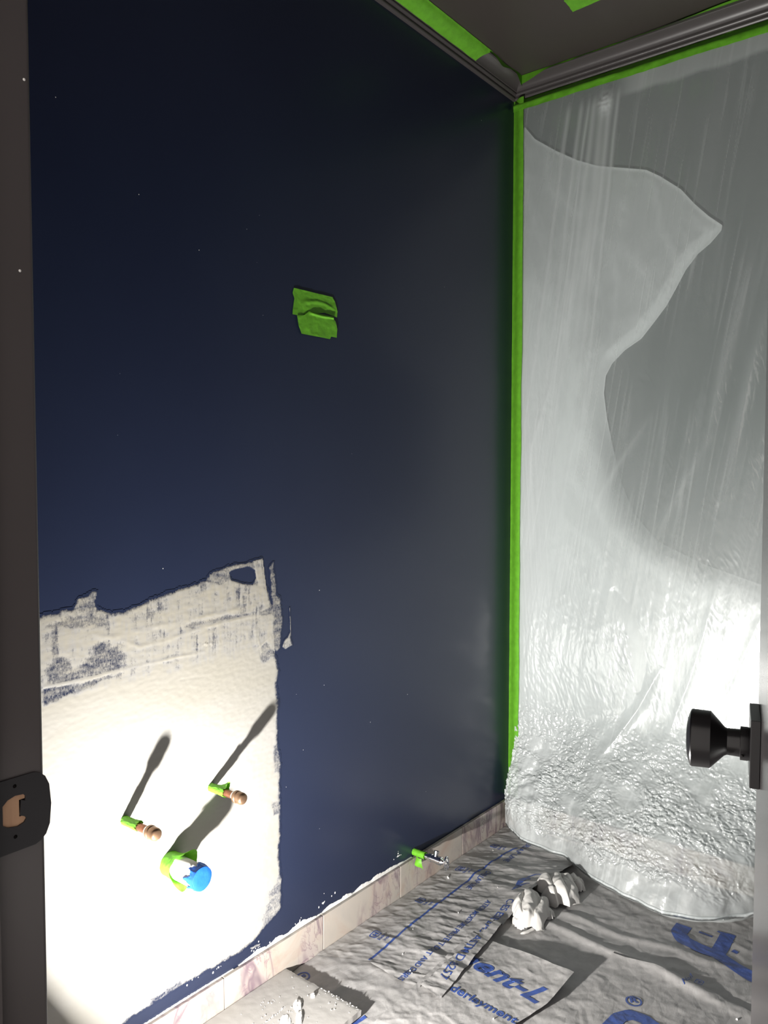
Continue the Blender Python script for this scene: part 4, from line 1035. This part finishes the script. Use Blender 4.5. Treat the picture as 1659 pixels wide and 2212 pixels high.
# ================================================================== CRUMPLED CLOTHS
def crumple(cpx, ax_px, length, width, hmax, seed, n=150, m=110, fk=1.0):
    """a cloth squeezed together: a sheet pushed into lengthwise folds that lean over each other"""
    c = floor_pt(*cpx, z=.014); d = floor_pt(*ax_px, z=.014)-c; d /= np.linalg.norm(d); e2 = np.array([-d[1], d[0]])
    u = np.linspace(-1, 1, n)[:, None]+0*np.zeros((1, m)); v = np.linspace(-1, 1, m)[None]+0*np.zeros((n, 1))
    # round the sheet's outline a little
    ru = u*np.sqrt(1-.42*v*v); rv = v*np.sqrt(1-.42*u*u)
    ru = ru*(1+.14*pn(v*2.2+seed, u*0+.3, seed)); rv = rv*(1+.22*pn(u*2.6+seed, v*0+.7, seed+1))
    ph = rv*4.3*fk+1.1*fbm(ru*1.3+seed, rv*1.1, 2, seed+2)
    lean = .10*np.sin(ph*2)+.16*fbm(ru*1.7, rv*2.3+seed, 2, seed+3)
    r2 = np.clip(np.hypot(ru, rv), 0, 1.3)
    rb = (np.abs(u)**5+np.abs(v)**5)**.2/1.02; dome = np.clip(1-rb**3.4, 0, 1)**.58; eg = sst(1.02, .72, rb)
    fold = (.5+.5*np.cos(2*ph))**.8                           # rounded crests, tight valleys
    fine = .5+.5*np.sin(ph*4.1+3.0*fbm(ru*2.1, rv*1.6, 2, seed+7)+.8)
    bend = .5+.5*fbm(ru*1.5+3, rv*1.2+seed, 2, seed+4)
    A = ru*length/2+.10*length*fbm(ru*1.2, rv*1.6+seed, 2, seed+5)
    B = (rv+lean*(1-.6*r2))*width/2
    X = c[0]+d[0]*A+e2[0]*B; Y = c[1]+d[1]*A+e2[1]*B
    body = hmax*dome*(.78+.45*(bend-.5))+.18*hmax*fold*eg+.035*hmax*fine*eg
    Z = hC(X, Y)+.0012+np.maximum(body, 0)
    return gridmesh(np.stack([X, Y, Z], -1))
def tube(path_px, r_, z, wob=.06):
    L = polyline([floor_pt(*q, z=z) for q in path_px], 26); d = np.gradient(L, axis=0); d /= np.linalg.norm(d, axis=1)[:, None]
    P = []
    for k, q in enumerate(L):
        t = k/(len(L)-1); rr = r_*(1+wob*sin(k*1.3))*min(1, 6*t+.35, 6*(1-t)+.35); zz_ = float(hC(q[0:1], q[1:2])[0])+r_*.9
        P.append([(q[0]-d[k, 1]*rr*cos(a), q[1]+d[k, 0]*rr*cos(a), zz_+rr*sin(a)) for a in np.linspace(0, 2*pi, 14, endpoint=False)])
    return gridmesh(np.array(P).transpose(1, 0, 2), closed_u=True)
G = 'crumpled cloths on the paper'
e = empty('cleaning_cloth', tuple(np.r_[floor_pt(1146, 1985, .012), .012])); tag(e, 'crumpled white cotton cloth with a rolled cuff, standing clear of the plastic film', 'cloth', G)
child('crumpled_body', crumple((1146, 1972), (1138, 2008), .165, .100, .052, 5), e, M['cloth'])
child('cuff', tube([(1124, 2013), (1134, 2010), (1152, 2002), (1170, 1992), (1178, 1984)], .0042, .016), e, M['cloth'])['label'] = 'rolled white cuff'
child('side_lobe', crumple((1178, 1972), (1190, 1978), .052, .044, .022, 17, 60, 50, .5), e, M['cloth'])
child('side_lobe', crumple((1122, 1992), (1108, 1978), .050, .034, .020, 23, 60, 50, .6), e, M['cloth'])
e = empty('cleaning_cloth', tuple(np.r_[floor_pt(1212, 1930, .012), .012])); tag(e, 'crumpled white cotton cloth with deep folds, tucked between paper edge and plastic film', 'cloth', G)
child('crumpled_body', crumple((1206, 1929), (1216, 1950), .140, .112, .050, 38), e, M['cloth'])
child('side_lobe', crumple((1240, 1912), (1250, 1924), .070, .058, .034, 44, 80, 70, .7), e, M['cloth'])

# ================================================================== WORK LIGHT (below the frame, lights the room)
wl = empty('work_light', (LAMP[0], LAMP[1]-.05, 0)); tag(wl, 'small LED work light standing on the paper by the door wall', 'work light')
la = mathutils.Vector(LAMP_AIM); rot = la.to_track_quat('Z', 'Y').to_matrix().to_4x4()
T4 = mathutils.Matrix.Translation(tuple(LAMP)) @ rot
def lamp_part(name, me, mat, pos=True):
    for v in me.vertices: v.co = T4 @ v.co
    return child(name, me, wl, mat)
lamp_part('housing', box(-.060, .060, -.045, .045, -.038, -.006, .006, 3), M['lampyellow'])
lamp_part('lens', box(-.048, .048, -.034, .034, -.0055, -.0045, .0), M['lens'])
lamp_part('heat_sink', box(-.045, .045, -.030, .030, -.055, -.039, .002, 1), M['lampblack'])
bx_, by_ = LAMP[0]-LAMP_AIM[0]*.022, LAMP[1]-LAMP_AIM[1]*.022
for s in (-1, 1):
    d = np.array([LAMP_AIM[1], -LAMP_AIM[0]])*s*.068
    child('bracket_arm', box(bx_+d[0]-.004, bx_+d[0]+.004, by_+d[1]-.010, by_+d[1]+.010, .022, LAMP[2]+.012, .0015, 1), wl, M['lampblack'])
child('foot', box(bx_-.085, bx_+.085, by_-.055, by_+.055, .015, .026, .003, 2), wl, M['lampblack'])
ld = bpy.data.lights.new('work_light_beam', 'AREA'); ld.shape = 'RECTANGLE'; ld.size = .034; ld.size_y = .024
ld.energy = LAMP_W; ld.color = (1.0, .975, .93)
lo = bpy.data.objects.new('work_light_beam', ld); COL.objects.link(lo)
lo.matrix_world = mathutils.Matrix.Translation(tuple(LAMP)) @ (-la).to_track_quat('Z', 'Y').to_matrix().to_4x4()
